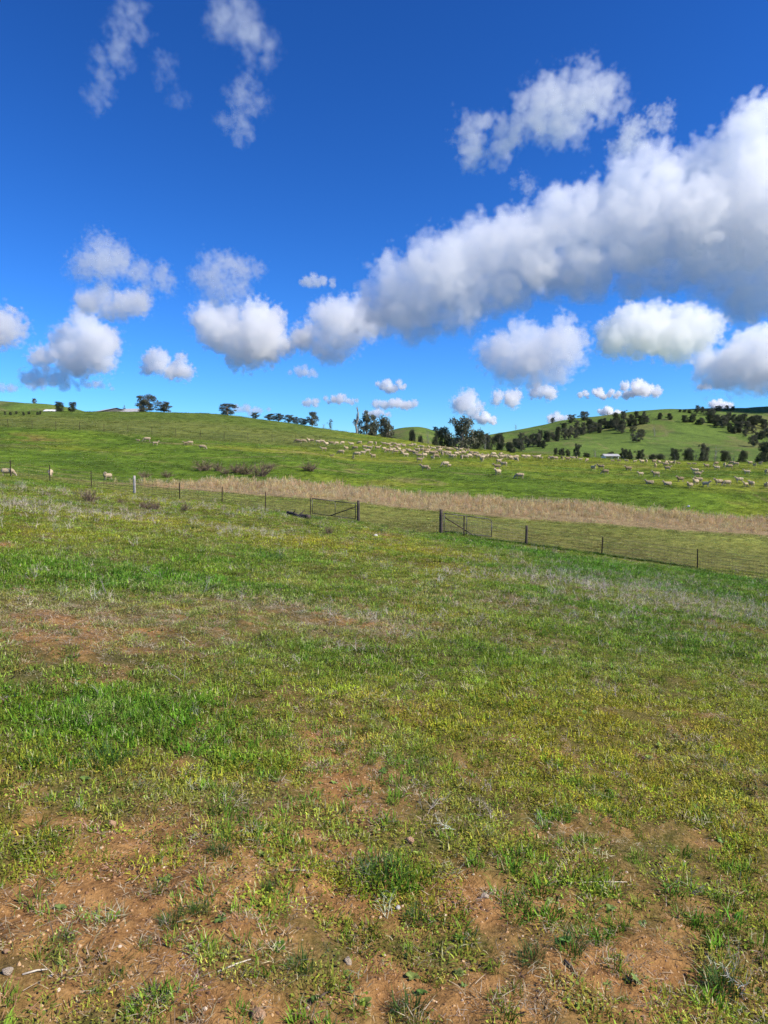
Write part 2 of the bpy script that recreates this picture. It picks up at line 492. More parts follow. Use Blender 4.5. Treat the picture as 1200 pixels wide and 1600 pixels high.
# ------------------------------------------------------------------ ground sheet
def build_ground():
    az = np.concatenate([np.linspace(-math.pi, -R(42), 26)[:-1], np.linspace(-R(42), R(42), 400), np.linspace(R(42), math.pi, 26)[1:-1]])
    rr = np.concatenate([[0.0], np.exp(np.arange(math.log(0.3), math.log(6000), 0.0125))])
    A, Rr = np.meshgrid(az, rr[1:])
    x = (Rr * np.sin(A)).ravel(); y = (Rr * np.cos(A)).ravel()
    z = ground(x, y)
    na, nr = len(az), len(rr) - 1
    V = np.column_stack([x, y, z])
    V = np.vstack([V, [0, 0, float(ground(0, 0)[0])]])
    i = np.arange(nr - 1)[:, None] * na; k = np.arange(na)[None]; k2 = (k + 1) % na
    Q = np.stack([i + k, i + k2, i + na + k2, i + na + k], -1).reshape(-1, 4)[:, ::-1]
    T = np.column_stack([np.full(na, nr * na), np.arange(na), (np.arange(na) + 1) % na])[:, ::-1]
    me = bpy.data.meshes.new('ground')
    nq, ntr = len(Q), len(T)
    me.vertices.add(len(V)); me.vertices.foreach_set('co', V.ravel())
    me.loops.add(nq * 4 + ntr * 3)
    me.loops.foreach_set('vertex_index', np.concatenate([Q.ravel(), T.ravel()]).astype(np.int32))
    me.polygons.add(nq + ntr)
    me.polygons.foreach_set('loop_start', np.concatenate([np.arange(nq) * 4, nq * 4 + np.arange(ntr) * 3]).astype(np.int32))
    me.polygons.foreach_set('use_smooth', np.ones(nq + ntr, bool))
    me.update(); me.validate()
    x = V[:, 0]; y = V[:, 1]
    P = props(x, y)
    c = turf_colour(x, y, P)
    d = np.hypot(x, y)
    fy = fence_y(x); nr_, fr_ = strip_edges(x, y)
    soil = P[0] * (1 - sstep(-1, 1, y - fy))
    straw = np.clip(P[4] * .8 + .25, 0, 1) * (1 - sstep(-1, 1, y - fy))
    inside = sstep(-1.5, .5, y - nr_) * sstep(1.5, -.5, y - fr_)
    straw = np.maximum(straw, inside)
    path = np.exp(-((y - 57.5) / 1.6) ** 2) * sstep(-.47, -.36, x / np.maximum(y, 1)) * sstep(-.2, -.3, x / np.maximum(y, 1))
    straw = np.maximum(straw, path)
    far = sstep(30, 75, d)
    at_c = me.attributes.new('turf', 'FLOAT_COLOR', 'POINT')
    at_c.data.foreach_set('color', np.column_stack([c, np.ones(len(c))]).ravel())
    for nm, val in (('soil', soil), ('straw', straw), ('far', far)):
        a_ = me.attributes.new(nm, 'FLOAT', 'POINT'); a_.data.foreach_set('value', val)

    m, nt, b = new_mat('paddock_ground')
    geo = node(nt, 'ShaderNodeNewGeometry'); pos = geo.outputs['Position']
    A_ = lambda nm: node(nt, 'ShaderNodeAttribute', _attribute_name=nm)
    turf, so, st, fa = A_('turf').outputs['Color'], A_('soil').outputs['Fac'], A_('straw').outputs['Fac'], A_('far').outputs['Fac']
    f1 = noise_tex(nt, 9, 6, .65, pos); f2 = noise_tex(nt, 55, 4, .7, pos); f3 = noise_tex(nt, 1.3, 5, .6, pos)
    earth = ramp(nt, f1, [(.28, (.075, .036, .014)), (.46, (.25, .125, .042)), (.64, (.41, .225, .080)), (.8, (.50, .315, .145))])
    earth = mixc(nt, mth(nt, 'MULTIPLY', f2, .5), earth, ramp(nt, f2, [(.35, (.10, .045, .02)), (.65, (.48, .27, .11))]))
    shaded_thatch = ramp(nt, f2, [(.3, (.016, .012, .006)), (.5, (.07, .048, .022)), (.72, (.24, .17, .085))])  # dead grass base, its colour darkened to deepen the shade between clumps
    under = mixc(nt, 0.16, shaded_thatch, turf)
    sfac = mth(nt, 'SMOOTH_MIN', mth(nt, 'MAXIMUM', mth(nt, 'ADD', mth(nt, 'MULTIPLY', so, 1.5), mth(nt, 'SUBTRACT', mth(nt, 'MULTIPLY', f1, 1.2), .72)), 0.0), 1.0)
    nearc = mixc(nt, sfac, under, earth)
    # distant turf: mottled by tussocks
    g1 = noise_tex(nt, .9, 6, .7, pos); g2 = noise_tex(nt, .13, 5, .65, pos)
    mot = ramp(nt, g1, [(.3, (.55, .55, .55)), (.5, (1, 1, 1)), (.7, (1.5, 1.45, 1.3))])
    mot2 = ramp(nt, g2, [(.3, (.72, .76, .8)), (.7, (1.28, 1.22, 1.1))])
    farc = mixc(nt, 1.0, mixc(nt, 1.0, turf, mot, 'MULTIPLY'), mot2, 'MULTIPLY')
    strawc = ramp(nt, f3, [(.3, (.22, .15, .08)), (.7, (.42, .31, .17))])
    farc = mixc(nt, st, farc, strawc)
    col = mixc(nt, fa, nearc, farc)
    nt.links.new(col, b.inputs['Base Color'])
    b.inputs['Roughness'].default_value = .95
    b.inputs['Specular IOR Level'].default_value = .08
    h = mth(nt, 'ADD', mth(nt, 'MULTIPLY', f2, .012), mth(nt, 'MULTIPLY', f1, .03))
    hfar = mth(nt, 'ADD', mth(nt, 'MULTIPLY', g1, .5), mth(nt, 'MULTIPLY', f3, .1))
    hh = mth(nt, 'ADD', mth(nt, 'MULTIPLY', h, mth(nt, 'SUBTRACT', 1.0, fa)), mth(nt, 'MULTIPLY', hfar, fa))
    bp = node(nt, 'ShaderNodeBump', Strength=1.0, Distance=1.0)
    nt.links.new(hh, bp.inputs['Height'])
    nt.links.new(bp.outputs[0], b.inputs['Normal'])
    o = obj('ground', me, m)
    tag(o, kind='structure')
    return o

build_ground()

# ------------------------------------------------------------------ scattered growth
def protos(name, meshes, mat):
    c = bpy.data.collections.new(name)
    for k, me in enumerate(meshes):
        if not me.materials:
            me.materials.append(mat)
        o = bpy.data.objects.new(name + '_%d' % k, me)
        c.objects.link(o)
    return c

def scatter_group(coll):
    g = bpy.data.node_groups.new('scatter_' + coll.name, 'GeometryNodeTree')
    g.interface.new_socket('Geometry', in_out='INPUT', socket_type='NodeSocketGeometry')
    g.interface.new_socket('Geometry', in_out='OUTPUT', socket_type='NodeSocketGeometry')
    N = g.nodes.new; L = g.links.new
    gi = N('NodeGroupInput'); go = N('NodeGroupOutput')
    ci = N('GeometryNodeCollectionInfo'); ci.inputs['Collection'].default_value = coll
    ci.inputs['Separate Children'].default_value = True
    ci.inputs['Reset Children'].default_value = True
    ip = N('GeometryNodeInstanceOnPoints'); ip.inputs['Pick Instance'].default_value = True
    def na(nm, ty):
        n = N('GeometryNodeInputNamedAttribute'); n.data_type = ty; n.inputs['Name'].default_value = nm
        return n.outputs['Attribute']
    e2r = N('FunctionNodeEulerToRotation')
    L(na('rot', 'FLOAT_VECTOR'), e2r.inputs[0])
    L(gi.outputs[0], ip.inputs['Points']); L(ci.outputs[0], ip.inputs['Instance'])
    L(na('idx', 'INT'), ip.inputs['Instance Index'])
    L(e2r.outputs[0], ip.inputs['Rotation'])
    L(na('scl', 'FLOAT_VECTOR'), ip.inputs['Scale'])
    L(ip.outputs[0], go.inputs[0])
    return g

def scatter(name, coll, x, y, tint, scl, rng, label, cat, tilt=.12, dz=0.0):
    n = len(x)
    me = bpy.data.meshes.new(name)
    me.vertices.add(n)
    z = ground(x, y) + dz
    me.vertices.foreach_set('co', np.column_stack([x, y, z]).ravel())
    nv = len(coll.objects)
    a = me.attributes.new('idx', 'INT', 'POINT'); a.data.foreach_set('value', rng.integers(0, nv, n).astype(np.int32))
    rot = np.column_stack([rng.normal(0, tilt, n), rng.normal(0, tilt, n), rng.uniform(0, 6.283, n)])
    a = me.attributes.new('rot', 'FLOAT_VECTOR', 'POINT'); a.data.foreach_set('vector', rot.ravel())
    if scl.ndim == 1:
        scl = np.column_stack([scl, scl, scl])
    a = me.attributes.new('scl', 'FLOAT_VECTOR', 'POINT'); a.data.foreach_set('vector', scl.ravel())
    a = me.attributes.new('tint', 'FLOAT_COLOR', 'POINT'); a.data.foreach_set('color', np.column_stack([tint, np.ones(n)]).ravel())
    o = obj(name, me)
    mo = o.modifiers.new('scatter', 'NODES'); mo.node_group = scatter_group(coll)
    tag(o, label, cat, kind='stuff')
    print('scatter', name, n)
    return o

def wedge(rng, n, y0, y1, margin=1.0, k=0.60):
    """random points spread evenly over the ground in front of the camera"""
    wmax = 2 * (k * y1 + margin)
    area = (y1 - y0) * (k * (y0 + y1) + 2 * margin)
    m = int(n * area)
    y = rng.uniform(y0, y1, int(m * 2.2)); w = 2 * (k * y + margin)
    keep = rng.uniform(0, wmax, len(y)) < w
    y = y[keep][:m]; w = w[keep][:m]
    return (rng.uniform(-.5, .5, len(y)) * w), y

def blades(seed, n, spread, l0, l1, w, lean=.6, flat=0.0, curl=.5, leaves=0, leaf=.012):
    rng = np.random.default_rng(seed)
    V = []; Fc = []; rn = []
    for k in range(n):
        an = rng.uniform(0, 6.283); r = spread * math.sqrt(rng.uniform())
        p = np.array([r * math.cos(an), r * math.sin(an), -0.01])
        da = an + rng.normal(0, .9); L = rng.uniform(l0, l1)
        le = abs(rng.normal(0, lean)) + .25 * r / max(spread, 1e-6)
        side = np.array([-math.sin(da), math.cos(da), 0]); out = np.array([math.cos(da), math.sin(da), 0])
        w_ = w * rng.uniform(.7, 1.3); b = len(V); q = p.copy(); th = le * .5
        if flat: th = rng.uniform(1.15, 1.5); le = .12; q[2] = rng.uniform(.001, .012)
        for s in range(3):
            ww = w_ * (1, .85, .55)[s]
            V.append(q - side * ww / 2); V.append(q + side * ww / 2)
            q = q + (L / 3) * (math.sin(th) * out + math.cos(th) * np.array([0, 0, 1])); th += le * curl
        V.append(q)
        Fc += [[b, b + 1, b + 3, b + 2], [b + 2, b + 3, b + 5, b + 4], [b + 4, b + 5, b + 6]]
        rn += [rng.uniform()] * 7
    for k in range(leaves):
        an = rng.uniform(0, 6.283); r = spread * math.sqrt(rng.uniform()); L = leaf * rng.uniform(.6, 1.3)
        p = np.array([r * math.cos(an), r * math.sin(an), rng.uniform(.3, 1) * l0 * .8]); da = rng.uniform(0, 6.283); h = rng.uniform(-.1, .7)
        o = np.array([math.cos(da) * math.cos(h), math.sin(da) * math.cos(h), math.sin(h)]); s = np.array([-math.sin(da), math.cos(da), 0]); b = len(V)
        V += [p, p + o * L * .55 - s * L * .36, p + o * L, p + o * L * .55 + s * L * .36]; Fc.append([b, b + 1, b + 2, b + 3]); rn += [rng.uniform(0, .55)] * 4
    me = mesh_np('blades', V, Fc)
    a = me.attributes.new('rnd', 'FLOAT', 'POINT'); a.data.foreach_set('value', rn)
    return me

def rosette(seed, n=7, l=.035):
    rng = np.random.default_rng(seed)
    V = []; Fc = []; rn = []
    for k in range(n):
        an = 6.283 * k / n + rng.normal(0, .25); L = l * rng.uniform(.6, 1.25); h = rng.uniform(.15, .6)
        o = np.array([math.cos(an) * math.cos(h), math.sin(an) * math.cos(h), math.sin(h)]); s = np.array([-math.sin(an), math.cos(an), 0])
        b = len(V); wd = L * rng.uniform(.28, .42)
        for t, ww, dz in ((.05, .12, 0), (.45, .7, .12), (.78, 1, .1), (1.0, .6, -.03)):
            for sd in (-1, 1):
                V.append(o * L * t + s * sd * wd * ww + np.array([0, 0, dz * L + .004]))
        V.append(o * L * 1.12 + np.array([0, 0, -.05 * L]))
        Fc += [[b, b + 1, b + 3, b + 2], [b + 2, b + 3, b + 5, b + 4], [b + 4, b + 5, b + 7, b + 6], [b + 6, b + 7, b + 8]]
        rn += [rng.uniform(.2, .8)] * 9
    me = mesh_np('rosette', V, Fc)
    a = me.attributes.new('rnd', 'FLOAT', 'POINT'); a.data.foreach_set('value', rn)
    return me

def twigs(seed, stems, h, w, spread, branch=3, lean=.35):
    """dead weed: thin branching stems"""
    rng = np.random.default_rng(seed)
    V = []; Fc = []; rn = []
    def strip(p, q, w0, w1, r):
        d = q - p; s = np.cross(d, np.array([rng.normal(), rng.normal(), rng.normal()])); s /= np.linalg.norm(s) + 1e-9
        t = np.cross(d, s); t /= np.linalg.norm(t) + 1e-9
        b = len(V)
        for pt, ww in ((p, w0), (q, w1)):
            for k in range(3):
                V.append(pt + ww * (math.cos(2.094 * k) * s + math.sin(2.094 * k) * t))
        for k in range(3):
            Fc.append([b + k, b + (k + 1) % 3, b + 3 + (k + 1) % 3, b + 3 + k])
        rn.extend([r] * 6)
    def grow(p, d, L, w, lev, r):
        for s in range(3):
            q = p + d * L / 3
            strip(p, q, w, w * .8, r); p = q; w *= .8
            d = d + rng.normal(0, .16, 3); d /= np.linalg.norm(d)
            if lev > 0:
                for _ in range(rng.integers(1, branch + 1)):
                    e = d + rng.normal(0, .55, 3); e[2] = abs(e[2]); e /= np.linalg.norm(e)
                    grow(p, e, L * rng.uniform(.25, .5), w * .7, lev - 1, r)
    for k in range(stems):
        an = rng.uniform(0, 6.283); r = spread * math.sqrt(rng.uniform())
        d = np.array([rng.normal(0, lean), rng.normal(0, lean), 1.0]); d /= np.linalg.norm(d)
        grow(np.array([r * math.cos(an), r * math.sin(an), -.02]), d, h * rng.uniform(.6, 1.2), w, 1, rng.uniform())
    me = mesh_np('twigs', V, Fc)
    a = me.attributes.new('rnd', 'FLOAT', 'POINT'); a.data.foreach_set('value', rn)
    return me

def reeds(seed, n, h, w, spread):
    """tall dry weeds with feathery tops"""
    rng = np.random.default_rng(seed)
    V = []; Fc = []; rn = []
    for k in range(n):
        p = np.array([rng.normal(0, spread), rng.normal(0, spread), -.03]); L = h * rng.uniform(.55, 1.15)
        d = np.array([rng.normal(0, .14), rng.normal(0, .14), 1.]); an = rng.uniform(0, 6.28); s = np.array([math.cos(an), math.sin(an), 0])
        b = len(V); r = rng.uniform()
        for t, ww in ((0, 1), (.55, .9), (.72, 1.8), (.9, 2.4), (1.02, .3)):
            q = p + d * L * t + np.array([rng.normal(0, .02), rng.normal(0, .02), 0])
            V.append(q - s * w * ww / 2); V.append(q + s * w * ww / 2); rn += [r, r]
        for j in range(4):
            Fc.append([b + 2 * j, b + 2 * j + 1, b + 2 * j + 3, b + 2 * j + 2])
        for j in range(4):
            t = rng.uniform(.15, .8); q = p + d * L * t; e = np.array([rng.normal(), rng.normal(), rng.uniform(-.3, .9)]); e /= np.linalg.norm(e)
            l2 = L * rng.uniform(.12, .28); s2 = np.cross(e, [rng.normal(), rng.normal(), rng.normal()]); s2 /= np.linalg.norm(s2) + 1e-9
            b = len(V)
            for V_ in (q - s2 * w * .4, q + s2 * w * .4, q + e * l2 + s2 * w * .6, q + e * l2 - s2 * w * .6): V.append(V_)
            Fc.append([b, b + 1, b + 2, b + 3]); rn += [r] * 4
    me = mesh_np('reeds', V, Fc)
    a = me.attributes.new('rnd', 'FLOAT', 'POINT'); a.data.foreach_set('value', rn)
    return me

def lumps(seed):
    rng = np.random.default_rng(seed)
    bm = bmesh.new(); bmesh.ops.create_icosphere(bm, subdivisions=1, radius=1)
    for v in bm.verts:
        v.co *= rng.uniform(.65, 1.25); v.co.z *= .7
    me = bpy.data.meshes.new('crumb'); bm.to_mesh(me); bm.free()
    return me

M_GRASS = blade_mat('grass_blades', straw=(.56, .50, .30), transl=.14)
M_STRAW = blade_mat('straw_blades', straw=(.70, .60, .42), straw_from=.7, transl=.35)
M_WEED = blade_mat('weed_leaf', straw=(.2, .26, .05), straw_from=.8, transl=.2)
M_TWIG = blade_mat('dead_stem', straw=(.66, .58, .46), straw_from=.72, transl=.05)
P_TURF = protos('turf', [blades(s, 34, .085, .016, .048, .0046, .95, leaves=26) for s in range(1, 8)], M_GRASS)
P_TUFT = protos('tuft', [blades(s, 40, .05, .035, .095, .0050, .8) for s in range(11, 17)], M_GRASS)
P_SPRAWL = protos('straw', [blades(s, 22, .09, .02, .085, .0036, .5, flat=1, curl=.5) for s in range(21, 27)], M_STRAW)
P_ROSE = protos('rosette', [rosette(s, 5 + s % 4, .026) for s in range(31, 36)], M_WEED)
P_TWIG = protos('twig', [twigs(s, 4, .20, .0027, .06) for s in range(41, 46)], M_TWIG)
P_REED = protos('reed', [reeds(s, 16, .8, .012, .17) for s in range(51, 56)], M_STRAW)
P_MEADOW = protos('meadow', [blades(s, 60, .30, .05, .12, .012, .8) for s in range(61, 66)], M_GRASS)
P_FARTURF = protos('far_turf', [blades(s, 70, .75, .10, .24, .035, .8) for s in range(71, 76)], M_GRASS)

M_CRUMB = None
def crumb_mat():
    m, nt, b = new_mat('soil_crumb')
    oi = node(nt, 'ShaderNodeObjectInfo')
    c = ramp(nt, oi.outputs['Random'], [(0, (.06, .035, .02)), (.3, (.20, .10, .045)), (.6, (.40, .22, .095)), (.9, (.52, .34, .17)), (1, (.58, .48, .36))])
    nt.links.new(c, b.inputs['Base Color']); b.inputs['Roughness'].default_value = .95
    return m
P_CRUMB = protos('crumb', [lumps(s) for s in range(81, 86)], crumb_mat())

def jitter(rng, c, a=.22):
    n = len(c)
    return np.clip(c * (1 + rng.normal(0, a, n))[:, None] * (1 + rng.normal(0, a * .35, (n, 3))), .004, .9)

def grow_all():
    rng = np.random.default_rng(5)
    # --- short turf near the camera, thinning with distance as the clumps grow wider
    X, Y, S = [], [], []
    for y0, y1, dens, s in ((1.2, 4.5, 300, 1.0), (4.5, 9, 230, 1.15), (9, 18, 100, 1.6), (18, 32, 40, 2.3), (32, 58, 16, 3.2)):
        x, y = wedge(rng, dens, y0, y1); X.append(x); Y.append(y); S.append(np.full(len(x), s))
    x = np.concatenate(X); y = np.concatenate(Y); s = np.concatenate(S)
    P = props(x, y); nr, fr = strip_edges(x, y)
    cl = fbm(x / .13, y / .13, 51, 3, .6) * .55 + fbm(x / .5, y / .5, 52, 3, .6) * .45
    thr = .362 + .155 * P[0] + .06 * P[4] - .05 * P[1]
    pr = .04 + .96 * sstep(thr, thr + .09, cl)
    pr = np.where(y > fence_y(x), .9, pr); pr = np.where(y > nr, 0, pr)
    k = rng.uniform(size=len(x)) < pr
    x, y, s = x[k], y[k], s[k]; P = tuple(p[k] for p in P)
    c = jitter(rng, turf_colour(x, y, P), .32)
    s = s * rng.uniform(.6, 1.3, len(x)) * (1 + .25 * P[1])
    hz = np.where(y > fence_y(x), .45, 1.0) * (1 + .5 * P[1])
    scatter('short_grass', P_TURF, x, y, c, np.column_stack([s, s, s ** .65 * hz]), rng, 'short green pasture grass covering the near slope', 'grass')
    # --- taller tufts
    X, Y, S = [], [], []
    for y0, y1, dens, s in ((1.2, 5, 110, .8), (5, 12, 60, 1.0), (12, 26, 18, 1.5), (26, 50, 5, 2.2)):
        x, y = wedge(rng, dens, y0, y1); X.append(x); Y.append(y); S.append(np.full(len(x), s))
    x = np.concatenate(X); y = np.concatenate(Y); s = np.concatenate(S)
    seg = np.vstack([FP[10], FP[12:]]); q = rng.uniform(0, len(seg) - 1.001, 900); qi = q.astype(int); qf = (q - qi)[:, None]
    ex = seg[qi] * (1 - qf) + seg[qi + 1] * qf + rng.normal(0, .13, (900, 3))
    P = props(x, y)
    pr = np.clip(.10 + .9 * P[1] + .3 * sstep(.52, .64, fbm(x / .3, y / .3, 53, 3, .6)) - .12 * P[0] - .2 * P[4] + .5 * sstep(.55, .7, P[5]) + .45 * sstep(6, 2.5, y) * sstep(.48, .58, fbm(x / .22, y / .22, 58, 3, .6)), .03, 1); pr = np.where(y > fence_y(x) - .2, 0, pr)
    k = rng.uniform(size=len(x)) < pr
    x, y, s = x[k], y[k], s[k]; P = tuple(p[k] for p in P)
    c = turf_colour(x, y, P); f = np.clip(.45 + .5 * P[1] + .3 * sstep(6, 3, y), 0, 1)[:, None]; c = jitter(rng, c * (1 - f) + C_LUSH * .9 * f)
    s = s * rng.uniform(.5, 1.3, len(x)) * (1 + .45 * P[1])
    x = np.concatenate([x, ex[:, 0]]); y = np.concatenate([y, ex[:, 1]]); s = np.concatenate([s, rng.uniform(1.6, 3.0, len(ex))]); c = np.vstack([c, jitter(rng, np.tile(C_LUSH * .5, (len(ex), 1)))])
    scatter('grass_tufts', P_TUFT, x, y, c, np.column_stack([s, s, s ** .7]), rng, 'longer dark green grass tufts on the near slope', 'grass')
    # --- straw litter
    X, Y, S = [], [], []
    for y0, y1, dens, s in ((1.2, 5, 190, .62), (5, 12, 150, .85), (12, 26, 24, 1.6), (26, 46, 7, 2.4)):
        x, y = wedge(rng, dens, y0, y1); X.append(x); Y.append(y); S.append(np.full(len(x), s))
    x = np.concatenate(X); y = np.concatenate(Y); s = np.concatenate(S)
    P = props(x, y)
    pr = np.clip(.06 + .8 * P[4] + .50 * P[0] + .4 * P[3], .03, 1); pr = np.where(y > fence_y(x), 0, pr)
    k = rng.uniform(size=len(x)) < pr
    x, y, s = x[k], y[k], s[k]; n = len(x)
    t = rng.uniform(size=n)[:, None]
    c = jitter(rng, np.array([.28, .18, .085]) * (1 - t) + np.array([.52, .45, .32]) * t, .3)
    scatter('dry_straw', P_SPRAWL, x, y, c, s * rng.uniform(.6, 1.3, n), rng, 'dry straw and dead grass lying on the soil', 'dry grass', .25, .006)
    # --- broad-leaved weeds
    x, y = wedge(rng, 110, 1.2, 9)
    P = props(x, y); k = rng.uniform(size=len(x)) < .10 + .5 * sstep(.5, .7, P[6]); x, y = x[k], y[k]; n = len(x)
    t = rng.uniform(size=n)[:, None]
    c = jitter(rng, np.array([.12, .20, .04]) * (1 - t) + np.array([.26, .35, .09]) * t)
    scatter('broadleaf_weeds', P_ROSE, x, y, c, np.minimum(np.exp(rng.normal(-.45, .35, n)), 1.0), rng, 'small broad leaved weeds among the near grass', 'weeds', .2)
    # --- grey dead weeds
    X, Y, S = [], [], []
    for y0, y1, dens, s in ((1.4, 6, 30, .55), (6, 14, 26, .8), (14, 30, 12, 1.25), (30, 56, 5, 2.0)):
        x, y = wedge(rng, dens, y0, y1); X.append(x); Y.append(y); S.append(np.full(len(x), s))
    x = np.concatenate(X); y = np.concatenate(Y); s = np.concatenate(S)
    P = props(x, y); nr, fr = strip_edges(x, y)
    pr = np.clip(.03 + 1.15 * P[3], 0, 1) * (1 - .5 * sstep(22, 30, y)); pr = np.where(y > fence_y(x) - .3, 0, pr)
    k = rng.uniform(size=len(x)) < pr
    x, y, s = x[k], y[k], s[k]; n = len(x)
    t = rng.uniform(size=n)[:, None]
    c = jitter(rng, np.array([.42, .36, .27]) * (1 - t) + np.array([.62, .55, .44]) * t)
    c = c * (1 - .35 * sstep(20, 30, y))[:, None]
    s = s * rng.uniform(.6, 1.3, n)
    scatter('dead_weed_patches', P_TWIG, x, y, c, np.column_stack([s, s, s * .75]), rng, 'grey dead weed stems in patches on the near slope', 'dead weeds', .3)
    # --- crumbs of soil and gravel
    x, y = wedge(rng, 3000, 1.3, 5.6, .4)
    P = props(x, y); k = rng.uniform(size=len(x)) < .08 + .8 * P[0]; x, y = x[k], y[k]; n = len(x)
    s = np.minimum(.0030 * np.exp(rng.normal(0, .55, n)), .0085)
    scatter('soil_crumbs', P_CRUMB, x, y, np.zeros((n, 3)), s, rng, 'crumbs of orange soil and gravel on the bare ground', 'soil', .5)
    # --- tall dry weeds in the gully
    x, y = wedge(rng, 17, 52, 69, 2, .58)
    nr, fr = strip_edges(x, y); a = x / y
    edge = (fbm(x / 2.5, y / 2.5, 41, 3) - .5) * 3
    k = (y > nr + edge - 1) & (y < fr + edge + 1) & (a > -.38) & (rng.uniform(size=len(x)) < np.clip(.30 + 1.5 * (fbm(x / 2.5, y / 1.6, 42, 3) - .33), .06, 1) * sstep(-.39, -.27, a) * sstep(-1, 2.5, y - nr - edge) * sstep(1.2, -1, y - fr - edge))
    x, y = x[k], y[k]; n = len(x)
    nr, fr = strip_edges(x, y)
    f = np.clip((y - nr) / np.maximum(fr - nr, 1), 0, 1)
    t = rng.uniform(size=n)[:, None]
    c = jitter(rng, np.array([.72, .56, .25]) * (1 - t) + np.array([.60, .455, .235]) * t, .24)
    s = np.exp(rng.normal(-.12, .2, n)) * (.30 + .55 * f) * (.8 + .3 * fbm(x / 4, y / 2, 44, 3))
    scatter('tall_dry_weeds', P_REED, x, y, c, s, rng, 'band of tall straw coloured dry weeds along the gully', 'dry weeds', .12)
    # --- meadow across the gully
    X, Y, S = [], [], []
    for y0, y1, dens, s in ((52, 80, 3.2, 1.2), (80, 120, 1.7, 1.5)):
        x, y = wedge(rng, dens, y0, y1, 2, .58); X.append(x); Y.append(y); S.append(np.full(len(x), s))
    x = np.concatenate(X); y = np.concatenate(Y); s = np.concatenate(S)
    nr, fr = strip_edges(x, y)
    k = ((y < nr) | (y > fr - 1)) & (y > fence_y(x) + 1) & (rng.uniform(size=len(x)) < .25 + 1.1 * fbm(x / 4, y / 3, 43, 3, .6))
    x, y, s = x[k], y[k], s[k]; n = len(x)
    c = jitter(rng, turf_colour(x, y) * np.array([1.05, 1.1, 1.0]), .25)
    s = s * rng.uniform(.6, 1.4, n)
    scatter('meadow_grass', P_MEADOW, x, y, c, np.column_stack([s, s, s * .8]), rng, 'green grass of the sheep paddock across the gully', 'grass')
    x, y = wedge(rng, .35, 112, 235, 4, .58)
    a = x / y
    n = len(x); c = jitter(rng, turf_colour(x, y) * np.array([1.05, 1.1, 1.0]), .22); s = rng.uniform(.6, 1.3, n)
    scatter('rise_grass', P_FARTURF, x, y, c, np.column_stack([s, s, s * .55]), rng, 'grass on the upper part of the far rise', 'grass')

grow_all()

# ------------------------------------------------------------------ trees
M_BARK = simple_mat('gum_bark', (.16, .12, .09), (.42, .37, .31), 3, .9, .02)
M_DEADWOOD = simple_mat('weathered_wood', (.16, .14, .12), (.40, .36, .32), 6, .9, .01)
def leaf_mat(name, c1, c2):
    m, nt, b = new_mat(name)
    r = node(nt, 'ShaderNodeAttribute', _attribute_name='rnd')
    c = ramp(nt, r.outputs['Fac'], [(0, c1), (1, c2)])
    nt.links.new(c, b.inputs['Base Color'])
    b.inputs['Roughness'].default_value = .6
    b.inputs['Specular IOR Level'].default_value = .25
    tr = node(nt, 'ShaderNodeBsdfTranslucent'); nt.links.new(c, tr.inputs['Color'])
    mx = node(nt, 'ShaderNodeMixShader', Fac=.18)
    nt.links.new(b.outputs[0], mx.inputs[1]); nt.links.new(tr.outputs[0], mx.inputs[2])
    nt.links.new(mx.outputs[0], nt.nodes['Material Output'].inputs['Surface'])
    return m
M_GUM = leaf_mat('gum_leaves', (.042, .048, .026), (.175, .172, .105))
M_DARK = leaf_mat('dense_leaves', (.026, .034, .017), (.105, .118, .058))
M_GREYLEAF = leaf_mat('grey_twigs', (.10, .085, .065), (.24, .21, .175))

